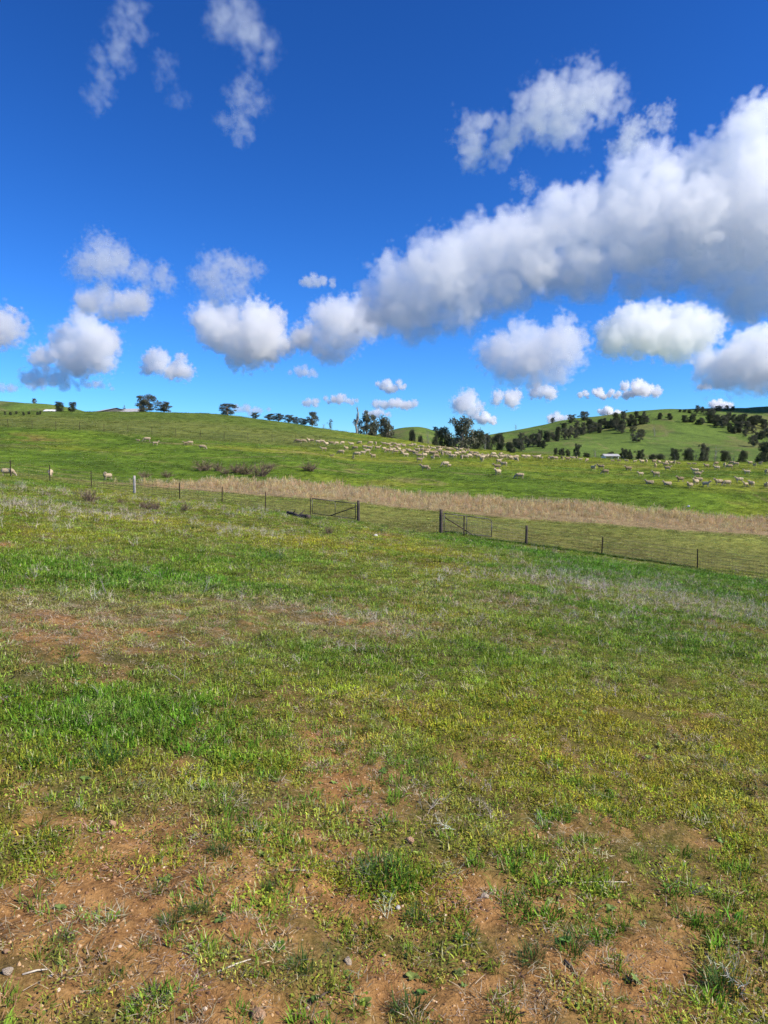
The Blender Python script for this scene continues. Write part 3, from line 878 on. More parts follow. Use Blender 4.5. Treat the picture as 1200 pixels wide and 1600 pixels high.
def tree_meshes(seed, kind):
    """a tree about 10 m tall: trunk with limbs, and a crown of leaves in clumps on the limb ends"""
    rng = np.random.default_rng(seed)
    tb = MB(); tips = []
    # crown width, lowest crown height, clumps, leaves in a clump, clump radius, leaf length
    W, lo, nl, leafn, clump, lsz = {'gum': (7.0, .20, 26, 150, 1.25, .5), 'spread': (9.6, .16, 32, 150, 1.4, .5),
        'tall': (4.2, .30, 18, 80, .95, .36), 'round': (7.0, .02, 30, 190, 1.6, .5), 'lean': (6.0, .22, 24, 140, 1.2, .5),
        'bare': (6.0, .15, 24, 40, 1.0, .22), 'slim': (2.6, .18, 14, 90, .8, .38), 'dead': (2.2, .5, 5, 0, .6, .2)}[kind]
    H = 10.0
    lean = .26 if kind == 'lean' else rng.normal(0, .05)
    top = H * (.86 if kind in ('tall', 'slim', 'dead', 'lean') else .66)
    ts = np.linspace(0, 1, 8)
    trunk = np.array([[-lean * top * t + rng.normal(0, .1), rng.normal(0, .1), -.3 + top * t] for t in ts])
    r0 = .34 if kind not in ('bare', 'dead', 'slim') else .22
    tb.tube(trunk, np.linspace(r0, r0 * .3, 8), 7)
    off = rng.normal(0, .08, 2) * W
    for k in range(nl):
        h = H * (lo + (1 - lo) * ((k + rng.uniform(0, 1)) / nl))
        f = (h / H - lo) / (1 - lo)
        prof = math.sqrt(max(.04, 1 - ((f - .45) / .62) ** 2))          # fullest below the middle
        an = 2.4 * k + rng.normal(0, .5); rad = W * .5 * prof * rng.uniform(.25, .95)
        ht = min(h * .7, top * .95); b = np.array([np.interp(ht / top, ts, trunk[:, q]) for q in range(3)])
        cx = -lean * h
        e = np.array([cx + off[0] * f + rad * math.cos(an), off[1] * f + rad * math.sin(an), h - .55])
        md = (b + e) / 2 + np.array([0, 0, .25]) + rng.normal(0, .2, 3)
        tb.tube([b, md, e], [r0 * .34, r0 * .2, r0 * .06], 5, cap=False)
        if kind == 'dead': continue
        tips.append((e, rng.uniform(.75, 1.15)))
        if rng.uniform() < .6:
            e2 = e + rng.normal(0, 1, 3) * np.array([.9, .9, .5]); tb.tube([md, e2], [r0 * .12, r0 * .04], 4, cap=False); tips.append((e2, .7))
    V = []; Fc = []; rn = []
    ex = np.array([1.1, 1.1, .72])
    for c, s in tips:
        s = s * rng.uniform(.6, 1.25); tone = rng.uniform(0, .55)
        nn = int(leafn * s)
        for j in range(nn):
            q = rng.normal(0, 1, 3); q /= np.linalg.norm(q); q *= rng.uniform(.25, 1) ** .5
            p = c + q * clump * s * ex + np.array([0, 0, -.1])
            a = rng.normal(0, 1, 3); a[2] -= .6; a /= np.linalg.norm(a)
            bb = np.cross(a, rng.normal(0, 1, 3)); bb /= np.linalg.norm(bb) + 1e-9
            L = lsz * rng.uniform(.6, 1.3); w_ = L * (.38 if kind != 'bare' else .10); b0 = len(V)
            V += [p - bb * w_ * .3, p + a * L * .5 - bb * w_ * .6, p + a * L, p + a * L * .5 + bb * w_ * .6]
            Fc.append([b0, b0 + 1, b0 + 2, b0 + 3]); rn += [min(1, tone + rng.uniform(0, .45))] * 4
    tm = tb.mesh('trunk_' + kind, True)
    tm.materials.append(M_DEADWOOD if kind in ('bare', 'dead') else M_BARK)
    cm = None
    if V:
        cm = mesh_np('crown_' + kind, V, Fc)
        a = cm.attributes.new('rnd', 'FLOAT', 'POINT'); a.data.foreach_set('value', rn)
        cm.materials.append({'round': M_DARK, 'bare': M_GREYLEAF}.get(kind, M_GUM))
    allv = np.vstack([np.array(tb.v), np.array(V)]) if V else np.array(tb.v)
    return tm, cm, float(allv[:, 2].max()), float(np.ptp(allv[:, 0]) * .5 + np.ptp(allv[:, 1]) * .5)

TREES = {k: [tree_meshes(100 + 10 * i + s, k) for s in range(n)] for i, (k, n) in enumerate((('gum', 4), ('spread', 3), ('tall', 2), ('round', 4), ('lean', 1), ('bare', 3), ('slim', 2), ('dead', 1)))}
_trng = np.random.default_rng(77)
def rows(x, y):
    z = ground(x, y) - EYE
    return 800 - F * (y * sp + z * cp) / (y * cp - z * sp)
def crest(u):
    """the top of the near rise in the direction of column u"""
    ys = np.linspace(120, 240, 121)
    return at(u, ys[int(np.argmin(rows((u - 600) / F * ys * cp, ys)))])
def hidden(p):
    """how many rows of the foot of a thing the ground in front of it hides"""
    ys = np.linspace(30, p[1], 160)
    r = rows(p[0] / p[1] * ys, ys)
    return max(0.0, r[-1] - r.min())
def behind(u, px, y0=200, y1=330):
    """a spot behind the crest where the ground hides px rows of a thing's foot"""
    for y in np.arange(y0, y1, 2.0):
        p = at(u, y)
        if hidden(p) >= px: return p
    return p
def tree(kind, p, hpx, wpx, label, group=None, name=None):
    tm, cm, h, w = TREES[kind][_trng.integers(len(TREES[kind]))]
    s = (hpx + hidden(p)) * p[1] / F / h; sx = wpx * p[1] / F / w
    sx = min(max(sx, s * .35), s * 2.4)
    nm = name or {'round': 'bushy_tree', 'bare': 'bare_tree', 'dead': 'dead_tree'}.get(kind, 'gum_tree')
    rot = 0.0 if kind == 'lean' else float(_trng.uniform(0, 6.28))
    o = empty(nm, p, rot); o.scale = (sx, sx, s)
    tag(o, label, 'tree', group)
    obj('trunk', tm, None, o)
    if cm: obj('crown', cm, None, o)
    return o

# single trees, left to right along the near skyline
tree('round', crest(95), 16, 17, 'round dark tree at far left, left one of a pair behind the crest')
tree('round', crest(114), 16, 17, 'round dark tree at far left, right one of a pair behind the crest')
tree('slim', at(196, 232), 11, 7, 'tiny slim tree just left of the spreading gum beside the shed roof')
tree('spread', crest(227), 29, 40, 'big spreading gum on the left skyline right of the shed')
tree('spread', crest(258), 17, 32, 'low wide gum close to the right of the big spreading gum')
tree('spread', crest(357), 19, 34, 'lone rounded gum on the crest left of the sky centre')
for u, h, w, lb in ((400, 9, 14, 'smallest bush of the row on the descending ridge, leftmost'), (422, 10, 20, 'low tree second from left in the ridge row'), (436, 12, 16, 'low tree third from left in the ridge row'),
        (452, 12, 18, 'low tree fourth from left in the ridge row'), (464, 11, 14, 'low tree fifth from left in the ridge row'), (476, 10, 16, 'low tree just left of the taller ridge gum')):
    tree('gum', crest(u), h + 1, w + 3, lb, 'ridge row trees')
tree('gum', crest(488), 24, 22, 'taller two headed gum at the right end of the ridge row')
tree('slim', crest(516), 17, 10, 'small slim cypress like tree standing alone right of the ridge row')
tree('bare', crest(506), 8, 10, 'wispy shrub just left of the small slim tree')
tree('dead', at(557, 236), 44, 12, 'tall bare dead trunk beside the leafy gum on the ridge')
tree('gum', at(572, 238), 38, 42, 'leafy gum right next to the tall dead trunk')
tree('round', at(582, 244), 22, 18, 'dark low tree under the right side of the leafy gum')
tree('lean', at(612, 250), 37, 40, 'tall gum leaning left, standing right of the ridge end')
tree('round', at(604, 255), 14, 22, 'dark low bushy tree under the leaning gum')
tree('round', at(643, 262), 22, 16, 'dark small tree at the left foot of the little green hill')
tree('bare', at(669, 258), 27, 16, 'grey leafless tree in front of the little green hill')
tree('round', at(656, 256), 14, 16, 'dark low shrub between small dark tree and grey leafless tree')
tree('round', at(682, 256), 17, 16, 'dark low shrub right of the grey leafless tree')
tree('gum', at(721, 285), 51, 56, 'biggest dark gum in the middle of the photo')
tree('round', at(699, 290), 33, 42, 'dark dense tree on the left flank of the biggest gum')
tree('round', at(741, 292), 34, 44, 'dark dense tree on the right flank of the biggest gum')
tree('bare', at(756, 270), 26, 24, 'greyish scrubby tree right below the biggest gum')
tree('round', at(766, 262), 15, 16, 'dark low shrub at the flock right of the biggest gum')
tree('round', hit(781, 703), 28, 20, 'dark upright tree at the foot of the wooded gully')
for u, v, h, w, k in ((681, 675, 8, 12, 'gum'), (690, 678, 11, 12, 'gum')):
    tree(k, at(u, 585), h, w, 'small tree on the skyline of the little green hill', 'skyline trees of the little hill')
for u, h in ((743, 20), (754, 17), (762, 16), (771, 14), (782, 13), (748, 13), (760, 10)):
    tree('gum', at(u, 700), h, 13, 'tree in the skyline clump right behind the biggest gum', 'skyline clump behind the biggest gum')
tree('bare', hit(806, 672), 10, 9, 'sparse bare tree on the hill skyline, left of all others there')
tree('gum', hit(863, 661), 9, 9, 'small lone tree on the left shoulder of the right hill')
# the wooded gully running up the right hill
def belt(path, n, hw, jit, label, group, kinds=('round', 'round', 'gum')):
    us = np.array([p[0] for p in path]); vs_ = np.array([p[1] for p in path])
    for k in range(n):
        u = us[0] + (us[-1] - us[0]) * (k + _trng.uniform(0, .8)) / n
        v = np.interp(u, us, vs_) + _trng.normal(0, jit)
        h = hw * _trng.uniform(.75, 1.3)
        third = ('near its left end', 'in its middle', 'near its right end')[min(2, int(3 * k / n))] if n > 10 else ''
        tree(kinds[_trng.integers(len(kinds))], hit(u, v), h, h * _trng.uniform(.75, 1.1), (label + ' ' + third).strip(), (group + ' ' + third).strip())
belt([(790, 707), (840, 697), (900, 684), (940, 673), (1005, 664)], 27, 14, 2.2, 'dark tree in the wooded gully up the right hill', 'wooded gully trees')
belt([(800, 697), (860, 684), (920, 668), (1010, 656)], 21, 13, 2.6, 'dark tree on the upper side of the wooded gully', 'upper gully trees')
tree('gum', hit(840, 698), 22, 17, 'taller tree standing out in front of the lower gully trees')
tree('gum', hit(893, 661), 14, 16, 'left of two gums rising above the upper gully trees')
tree('spread', hit(914, 657), 15, 20, 'right of two gums rising above the upper gully trees')
tree('bare', hit(950, 648), 7, 7, 'tiny tree on the hill skyline above the gully')
for u, v, h, w, k, lb in ((971, 677, 15, 15, 'gum', 'round gum alone on the open hillside left of the trio'), (988, 676, 12, 13, 'gum', 'upper tree of the close trio on the open hillside'), (1003, 683, 13, 16, 'spread', 'right tree of the close trio on the open hillside'),
        (995, 691, 16, 20, 'spread', 'lowest tree of the close trio on the open hillside'), (1023, 682, 18, 12, 'bare', 'half bare gum right of the trio on the hillside'), (1011, 662, 14, 15, 'gum', 'tree at the upper end of the gully beside the hillside'),
        (1031, 655, 11, 12, 'round', 'rounded tree under the hill crest, left of a pair'), (1047, 656, 11, 12, 'round', 'rounded tree under the hill crest, right of a pair'), (1070, 660, 12, 14, 'round', 'left tree of the dense group under the crest'),
        (1080, 660, 14, 16, 'round', 'right tree of the dense group under the crest'), (1089, 663, 8, 12, 'round', 'low bush right of the dense group under the crest'), (1097, 664, 12, 12, 'gum', 'tree at the right end of the row under the crest'),
        (1108, 649, 12, 16, 'gum', 'broad tree just below the skyline row'), (1062, 644, 5, 6, 'round', 'leftmost dot like bush on the hill skyline'), (1069, 644, 5, 8, 'round', 'middle dot like bush on the hill skyline'),
        (1077, 645, 5, 9, 'round', 'right dot like bush on the hill skyline'), (1089, 646, 13, 11, 'gum', 'first tree of the skyline row near the dark hilltop'), (1097, 646, 11, 9, 'gum', 'second tree of the skyline row near the dark hilltop'),
        (1122, 643, 10, 14, 'spread', 'third tree of the skyline row near the dark hilltop'), (1135, 642, 9, 9, 'gum', 'fourth tree of the skyline row near the dark hilltop'), (1144, 642, 8, 10, 'gum', 'last tree of the skyline row near the dark hilltop'),
        (1178, 698, 19, 19, 'gum', 'tall stemmed gum alone near the right edge on the hill')):
    tree(k, hit(u, v), h, w, lb)
belt([(1108, 662), (1130, 668), (1150, 676), (1175, 682), (1215, 690)], 18, 14, 3, 'dark tree in the thicket on the shaded right hillside', 'shaded hillside thicket', ('round', 'gum'))
belt([(1112, 655), (1140, 660), (1170, 664), (1215, 670)], 16, 14, 3, 'dark tree in the upper thicket below the dark hilltop', 'upper hillside thicket', ('round', 'gum'))
# the row of trees behind the paddock
for u, h, w, k, lb in ((867, 13, 11, 'round', 'leftmost small tree of the row behind the flock'), (878, 13, 13, 'round', 'second small tree of the row behind the flock'), (889, 12, 12, 'round', 'third small tree of the row behind the flock'),
        (900, 22, 15, 'round', 'tall round tree in the row left of the white shed'), (916, 8, 14, 'round', 'low shrub between tall round tree and white shed'), (931, 16, 18, 'bare', 'grey bare tree just left of the white shed'),
        (953, 12, 16, 'round', 'dark shrub in front of the white shed'), (974, 19, 18, 'round', 'dark round tree right of the white shed'), (986, 15, 14, 'round', 'dark tree touching the round one right of the shed'),
        (1000, 17, 18, 'round', 'dark tree second to the right of the white shed'), (1016, 10, 18, 'round', 'low shrub beside the pale pole'), (1030, 11, 18, 'round', 'low shrub left of the dense dark trees'),
        (1055, 21, 20, 'round', 'dense dark tree at the left end of the dark clump'), (1074, 22, 20, 'round', 'dense dark tree in the middle of the dark clump'), (1088, 19, 18, 'bare', 'grey bare tree inside the dark clump'),
        (1099, 29, 20, 'gum', 'tallest tree of the dark clump on the right'), (1116, 28, 22, 'bare', 'big grey bare tree right of the dark clump'), (1133, 19, 20, 'round', 'round dark tree right of the big grey bare tree'),
        (1147, 12, 12, 'bare', 'small grey tree left of the squarish dark tree'), (1159, 20, 18, 'round', 'squarish dark tree left of the largest dark tree'), (1192, 36, 32, 'round', 'largest dark dense tree at the right edge'), (1222, 30, 30, 'round', 'dark tree just past the right edge')):
    tree(k, at(u, 215 if u > 940 else 200), h, w, lb)
belt([(5, 648), (70, 648)], 7, 5, .6, 'low dark bush at the foot of the far left hill', 'far left hill bushes', ('round',))
tree('gum', at(57, 600), 8, 9, 'tiny tree on the skyline of the far left hill')
belt([(700, 693), (790, 690)], 9, 10, 2, 'small dark tree on the slope behind the biggest gum', 'slope trees behind the biggest gum')

# ------------------------------------------------------------------ sheds
M_ROOF = simple_mat('galvanised_roof', (.36, .35, .34), (.48, .47, .45), 1.5, .7)
M_WALLDK = simple_mat('dark_shed_wall', (.07, .065, .06), (.13, .12, .11), 2, .8)
M_WHITE = simple_mat('white_shed_wall', (.70, .70, .68), (.82, .82, .80), 2, .6)
def shed(label, p, rz, L, W, h, rise, m_wall, m_roof, bays):
    o = empty('shed', p, rz); tag(o, label, 'shed')
    b = MB()
    b.box((0, W / 2 - .06, h / 2), (L, .12, h)); b.box((-L / 2 + .06, 0, h / 2), (.12, W - .26, h)); b.box((L / 2 - .06, 0, h / 2), (.12, W - .26, h))
    obj('wall', b.mesh('wall'), m_wall, o)
    for s in (-1, 1):
        g = MB(); x = s * (L / 2 - .06)
        for dx in (-.05, .05):
            g.v += [np.array([x + dx, -W / 2, h + .01]), np.array([x + dx, W / 2, h + .01]), np.array([x + dx, 0, h + rise])]
        g.f += [[0, 2, 1], [3, 4, 5], [0, 1, 4, 3], [1, 2, 5, 4], [2, 0, 3, 5]]
        obj('gable', g.mesh('gable'), m_wall, o)
    for k in range(bays + 1):
        x = -L / 2 + .2 + (L - .4) * k / bays
        obj('post', MB().box((0, 0, h / 2), (.18, .18, h)).mesh('post'), m_wall, o, (x, -W / 2 + .1, 0))
    for s in (-1, 1):
        r = MB(); ov = .35; n = int(L / .5)
        sl = math.hypot(W / 2 + ov, rise)
        for k in range(n + 1):
            x = -L / 2 - .3 + (L + .6) * k / n; dz = .04 * (k % 2)
            for (yy, zz) in ((0.01 * s, h + rise + .05), (s * (W / 2 + ov), h + .05 - rise * ov / (W / 2))):
                r.v.append(np.array([x, yy, zz + dz])); r.v.append(np.array([x, yy, zz + dz - .06]))
        for k in range(n):
            a = 4 * k; c = a + 4
            r.f += [[a, c, c + 2, a + 2], [a + 1, a + 3, c + 3, c + 1], [a + 2, c + 2, c + 3, a + 3]]
        obj('roof_sheet', r.mesh('roof_sheet'), m_roof, o)
    return o
p = behind(173, 17)
shed('long open shed with grey metal roof behind the left crest', p, R(-50), 13, 8.5, 3.6, 1.1, M_WALLDK, M_ROOF, 4)
p = behind(203, 17)
shed('smaller low roofed shed right behind the long open shed', p, R(-8), 9, 6, 3.4, 1.1, M_WALLDK, M_ROOF, 3)
p = behind(86, 10)
shed('low white roofed shed left of the pair of round trees', p, R(5), 4.2, 3, 2.2, .5, M_WHITE, M_WHITE, 2)
p = behind(953, 8, 170)
shed('long white shed among the trees behind the flock', p, R(4), 4.0, 3, 2.3, .5, M_WHITE, M_ROOF, 2)
b = MB().tube([(0, 0, -.2), (0, 0, 3.4)], .09, 8); b.tube([(-.5, 0, 3.0), (.5, 0, 3.0)], .05, 6)
tag(obj('power_pole', b.mesh('power_pole'), M_WHITE, None, at(1015, 232)), 'pale slim pole behind the flock right of the white shed', 'pole')

# ------------------------------------------------------------------ fences and gates
M_STEEL = simple_mat('rusty_steel', (.025, .018, .014), (.085, .05, .032), 14, .75, 0, .3)
M_GALV = simple_mat('galvanised_wire', (.07, .065, .06), (.16, .15, .14), 30, .5, 0, .6)
M_PIPE = simple_mat('weathered_pipe', (.05, .045, .045), (.14, .125, .12), 9, .5, 0, .5)
M_POSTDK = simple_mat('dark_wooden_post', (.035, .026, .02), (.10, .075, .06), 10, .9, .01)
M_POSTPALE = simple_mat('pale_weathered_post', (.28, .25, .22), (.52, .48, .43), 9, .9, .015)

def picket_mesh(h):
    b = MB(); n = 0
    for k in range(3):
        an = 2.094 * k + .4; d = np.array([math.cos(an), math.sin(an), 0]); s = np.array([-d[1], d[0], 0]) * .005
        q = len(b.v)
        for z in (-.25, h - .03, h):
            rr = .034 if z < h else .018
            b.v += [s * 1.0 + np.array([0, 0, z]), d * rr + s + np.array([0, 0, z]), d * rr - s + np.array([0, 0, z]), -s + np.array([0, 0, z])]
        for j in range(2):
            a = q + 4 * j
            for i in range(4):
                b.f.append([a + i, a + (i + 1) % 4, a + 4 + (i + 1) % 4, a + 4 + i])
        b.f.append([q + 8, q + 9, q + 10, q + 11])
    return b.mesh('picket')
def log_post(h, r, seed, lean=.02):
    rng = np.random.default_rng(seed)
    pts = [(lean * t * h, rng.normal(0, .004), -.3 + (h + .3) * t) for t in np.linspace(0, 1, 6)]
    b = MB().tube(pts, r * np.array([1.12, 1.06, 1.0, .97, .95, .86]) * rng.uniform(.96, 1.04, 6), 9)
    return b.mesh('log_post', True)
PICK = [picket_mesh(h) for h in (1.05, 1.12, 1.2)]

def fence(label, pts, kinds, heights, wires, stays=True, wire_r=.0056, mesh_top=.75):
    """posts standing on the ground and wires strung from post to post"""
    root = empty('wire_fence', pts[0]); tag(root, label, 'fence', 'paddock fences')
    o0 = pts[0]
    rng = np.random.default_rng(len(pts))
    for k, (p, kd, h) in enumerate(zip(pts, kinds, heights)):
        q = p - o0
        if kd == 'p':
            o = obj('post', PICK[k % 3], M_STEEL, root, q); o.scale = (1, 1, h / (1.05, 1.12, 1.2)[k % 3]); o.rotation_euler = (rng.normal(0, .03), rng.normal(0, .03), rng.uniform(0, 6))
        elif kd == 'w':
            o = obj('post', log_post(h, .085, k), M_POSTPALE, root, q); o['label'] = 'pale weathered wooden post'
        elif kd == 'd':
            o = obj('post', log_post(h, .075, k), M_POSTDK, root, q); o['label'] = 'dark wooden post'
        elif kd == 's':
            o = obj('post', log_post(h, .10, k, .0), M_POSTDK, root, q); o['label'] = 'stout dark gate post'
    for wz in wires:
        line = []
        for i in range(len(pts) - 1):
            for t in np.linspace(0, 1, 5)[:-1]:
                p = pts[i] * (1 - t) + pts[i + 1] * t
                line.append(p - o0 + np.array([0, 0, wz - .02 * math.sin(math.pi * t) + rng.normal(0, .004)]))
        line.append(pts[-1] - o0 + np.array([0, 0, wz]))
        obj('wire', MB().tube(line, wire_r, 4).mesh('wire'), M_GALV, root)
    if stays:
        b = MB()
        for i in range(len(pts) - 1):
            L = np.linalg.norm(pts[i + 1] - pts[i])
            for t in np.arange(.3, L, .33) / L:
                p = pts[i] * (1 - t) + pts[i + 1] * t - o0
                b.tube([p + np.array([0, 0, .05]), p + np.array([0, 0, mesh_top])], wire_r * .7, 3, cap=False)
        o = obj('stay_wires', b.mesh('stay_wires'), M_GALV, root); o['kind'] = 'stuff'
    return root

W5 = [.12, .27, .43, .6, .78, 1.0]
LP = FP[:10]
fence('post and wire fence running from the left edge to the left gate', LP, 'pppp' + 'w' + 'pppp' + 's', [1.22, 1.25, 1.18, 1.18, 1.2, 1.1, 1.12, 1.16, 1.2, 1.36], W5)
RPp = np.vstack([FP[10], FP[12:]])
fence('post and wire fence running from the right gate to the right edge', RPp, 's' + 'd' + 'ppp', [1.36, 1.1, 1.0, 1.08, 1.12], W5)

def gate(label, hinge, end, h0, bend):
    root = empty('farm_gate', hinge); tag(root, label, 'gate', 'open farm gates')
    d = end - hinge
    e = lambda t, z: d * t + np.array([0, 0, z])
    zb, zt = .16, h0
    fr = [e(.06, zb), e(.06, zt), e(.5, zt), e(.93, zt), e(.985, zt - .06), e(1, zt - .16), e(1, zb), e(.06, zb)] if bend else [e(.06, zb), e(.06, zt), e(.5, zt), e(1, zt), e(1, zb), e(.06, zb)]
    b = MB()
    for i in range(len(fr) - 1):
        b.tube([fr[i], fr[i + 1]], .024, 8)
    obj('frame', b.mesh('frame', True), M_PIPE, root)
    obj('upright', MB().tube([e(.5, zb), e(.5, zt)], .02, 8).mesh('upright', True), M_PIPE, root)
    obj('brace', MB().tube([e(.07, zt - .22), e(.60, zb + .01)], .03, 8).mesh('brace', True), M_STEEL, root)
    for k in range(5):
        z = zb + (zt - zb) * (k + 1) / 6.2
        obj('wire', MB().tube([e(.06, z), e(.5, z), e(1, z)], .0045, 4).mesh('gate_wire'), M_GALV, root)
    for k in range(1, 10):
        t = .06 + .94 * k / 10
        if abs(t - .5) < .03: continue
        obj('stay', MB().tube([e(t, zb), e(t, zt)], .0035, 4).mesh('gate_stay'), M_GALV, root)
    for z in (zb + .12, zt - .14):
        obj('hinge', MB().tube([e(.0, z) * 1.0 + np.array([0, 0, 0]), e(.07, z)], .018, 6).mesh('hinge'), M_STEEL, root)
    return root
gate('open metal gate lying along the fence left of the gateway', FP[9], hit(488, 806), 1.14, False)
gate('open metal gate lying along the fence right of the gateway', FP[10], FP[11], 1.16, True)
tag(obj('steel_post', PICK[1], M_STEEL, None, hit(725, 838)), 'short steel post propping the middle of the right gate', 'post')

# far fence on the left rise
FF = np.array([hit(u, v) for u, v in zip(np.arange(-25, 610, 37.5), np.interp(np.arange(-25, 610, 37.5), [0, 95, 207, 297, 372, 470, 560, 620], [669, 672, 678, 685, 689, 691.5, 693, 694.5]))])
fence('distant wire fence crossing the left rise above the stray sheep', FF, 'p' * len(FF), [1.35] * len(FF), [.3, .6, .9, 1.15], False, .007)

# ------------------------------------------------------------------ sheep
def sheep_mat():
    m, nt, b = new_mat('sheep_coat')
    tc = node(nt, 'ShaderNodeTexCoord'); oi = node(nt, 'ShaderNodeObjectInfo')
    w = node(nt, 'ShaderNodeAttribute', _attribute_name='wool')
    f = noise_tex(nt, 14, 4, .6, tc.outputs['Object'])
    wool = ramp(nt, f, [(.3, (.32, .25, .165)), (.5, (.49, .41, .285)), (.7, (.63, .55, .41))])
    wool = mixc(nt, 1.0, wool, ramp(nt, oi.outputs['Random'], [(0, (.52, .46, .39)), (.4, (.82, .75, .66)), (1, (1.12, 1.05, .95))]), 'MULTIPLY')
    skin = ramp(nt, f, [(.3, (.40, .30, .20)), (.7, (.58, .47, .36))])
    c = mixc(nt, w.outputs['Fac'], skin, wool)
    dk = node(nt, 'ShaderNodeAttribute', _attribute_name='dark')
    c = mixc(nt, dk.outputs['Fac'], c, (.03, .022, .018))
    nt.links.new(c, b.inputs['Base Color']); b.inputs['Roughness'].default_value = .95; b.inputs['Specular IOR Level'].default_value = .1
    bp = node(nt, 'ShaderNodeBump', Strength=.7, Distance=.03)
    nt.links.new(noise_tex(nt, 38, 3, .6, tc.outputs['Object']), bp.inputs['Height']); nt.links.new(bp.outputs[0], b.inputs['Normal'])
    return m
M_SHEEP = sheep_mat()

def sheep_mesh(pose, seed, lamb=False):
    """one continuous body, nose towards +x, feet on z = 0"""
    rng = np.random.default_rng(seed)
    b = MB()
    lie = pose == 'lie'
    zb = .30 if lie else .60                      # spine height of the barrel's centre
    k = 1.0 if not lamb else .82                  # lambs carry less wool
    xs = np.array([-.60, -.55, -.42, -.2, .05, .28, .44, .53])
    rr = np.array([.10, .20, .265, .285, .29, .27, .215, .12]) * k
    zz = zb + np.array([.04, .03, .02, -.005, -.01, .0, .03, .05])
    b.tube(np.column_stack([xs, np.zeros(8), zz]), rr, 14, squash=[(1, .94)] * 8)
    if pose == 'graze':
        neck = [(.40, 0, zb + .04), (.56, 0, zb - .06), (.68, 0, zb - .22), (.74, 0, zb - .32)]
        head = [(.72, 0, zb - .28), (.79, 0, zb - .37), (.86, 0, zb - .47), (.90, 0, zb - .54), (.91, 0, zb - .57)]
        ear = np.array([.74, 0, zb - .27]); ed = np.array([-.1, 0, .03])
    elif pose == 'back':
        neck = [(.40, 0, zb + .06), (.52, .06, zb + .20), (.55, .14, zb + .32)]
        head = [(.53, .12, zb + .34), (.48, .22, zb + .36), (.42, .33, zb + .31), (.38, .40, zb + .27)]
        ear = np.array([.55, .13, zb + .37]); ed = np.array([.09, .02, .01])
    else:
        neck = [(.40, 0, zb + .06), (.55, 0, zb + .20), (.64, 0, zb + .33)]
        head = [(.62, 0, zb + .36), (.72, 0, zb + .37), (.83, 0, zb + .31), (.91, 0, zb + .26), (.93, 0, zb + .25)]
        ear = np.array([.64, 0, zb + .38]); ed = np.array([-.05, 0, .02])
    nr = np.linspace(.195, .115, len(neck)) * (k if not lamb else .75)
    hr = np.array([.10, .098, .072, .055, .035])[:len(head)] * (1.0 if not lamb else .9)
    b.tube(neck, nr, 12); b.tube(head, hr, 10, squash=[(.85, 1)] * len(head))
    sd = np.array([.2, -.9, .1]) if pose != 'back' else np.array([.8, .3, .1])
    for s in (-1, 1):
        dvec = np.array([ed[0], s * .15, ed[2]]) if pose != 'back' else np.array([s * .13, s * -.05, .02])
        p0 = ear + dvec * .45
        b.tube([p0, p0 + dvec * .45, p0 + dvec * .9], [.03, .038, .016], 6, squash=[(1, .6)] * 3)
    feet = []
    for s in (-1, 1):
        y = s * .13
        if not lie:
            st = rng.uniform(-.07, .07)
            f = [(.34, y, zb - .05), (.35, y, .36), (.34 + st * .4, y, .22), (.36 + st, y, .06), (.39 + st, y, .0)]
            b.tube(f, [.12, .062, .042, .034, .042], 8)
            st = rng.uniform(-.08, .08)
            h = [(-.40, y, zb - .02), (-.33, y, .40), (-.46 + st * .4, y, .27), (-.45 + st, y, .07), (-.42 + st, y, .0)]
            b.tube(h, [.16, .085, .048, .036, .042], 8)
        else:
            b.tube([(.30, y, .14), (.42, y * 1.2, .06), (.55, y * 1.1, .04), (.62, y, .035)], [.09, .06, .04, .03], 8)
            b.tube([(-.42, y * 1.5, .18), (-.22, y * 2.0, .10), (-.36, y * 2.0, .05), (-.16, y * 2.1, .035)], [.14, .075, .045, .03], 8)
    b.tube([(-.58, 0, zb + .10), (-.64, 0, zb + .02), (-.65, 0, zb - .10)], [.05, .045, .03], 8)
    me = b.mesh('sheep_raw')
    o = bpy.data.objects.new('raw', me); COL.objects.link(o)
    r = o.modifiers.new('r', 'REMESH'); r.mode = 'VOXEL'; r.voxel_size = .022
    s_ = o.modifiers.new('s', 'SMOOTH'); s_.factor = .5; s_.iterations = 3
    dg = bpy.context.evaluated_depsgraph_get()
    m2 = bpy.data.meshes.new_from_object(o.evaluated_get(dg))
    bpy.data.objects.remove(o); bpy.data.meshes.remove(me)
    n = len(m2.vertices); co = np.empty(n * 3); m2.vertices.foreach_get('co', co); co = co.reshape(-1, 3)
    nm = np.empty(n * 3); m2.vertices.foreach_get('normal', nm); nm = nm.reshape(-1, 3)
    hp = np.array(head); dh = np.min([np.linalg.norm(co - q, axis=1) for q in hp[1:]], axis=0)
    wool = sstep(.09, .13, dh) * (sstep(.26, .34, co[:, 2]) if not lie else sstep(.03, .10, co[:, 2]))
    lump = (noise3(co / .075 + 50, seed) - .5) * .045 + (noise3(co / .16 + 50, seed + 1) - .5) * .05
    co = co + nm * (lump * wool * (1 if not lamb else .5))[:, None]
    m2.vertices.foreach_set('co', co.ravel())
    m2.polygons.foreach_set('use_smooth', np.ones(len(m2.polygons), bool))
    # eyes, nostrils and hooves
    fwd = hp[-1] - hp[1]; fwd /= np.linalg.norm(fwd); sdv = np.cross(fwd, [0, 0, 1.]); sdv /= np.linalg.norm(sdv) + 1e-9
    dark = np.zeros(n)
    for s in (-1, 1):
        e = hp[1] * .55 + hp[2] * .45 + sdv * s * .07 + np.array([0, 0, .025])
        dark = np.maximum(dark, sstep(.032, .02, np.linalg.norm(co - e, axis=1)))
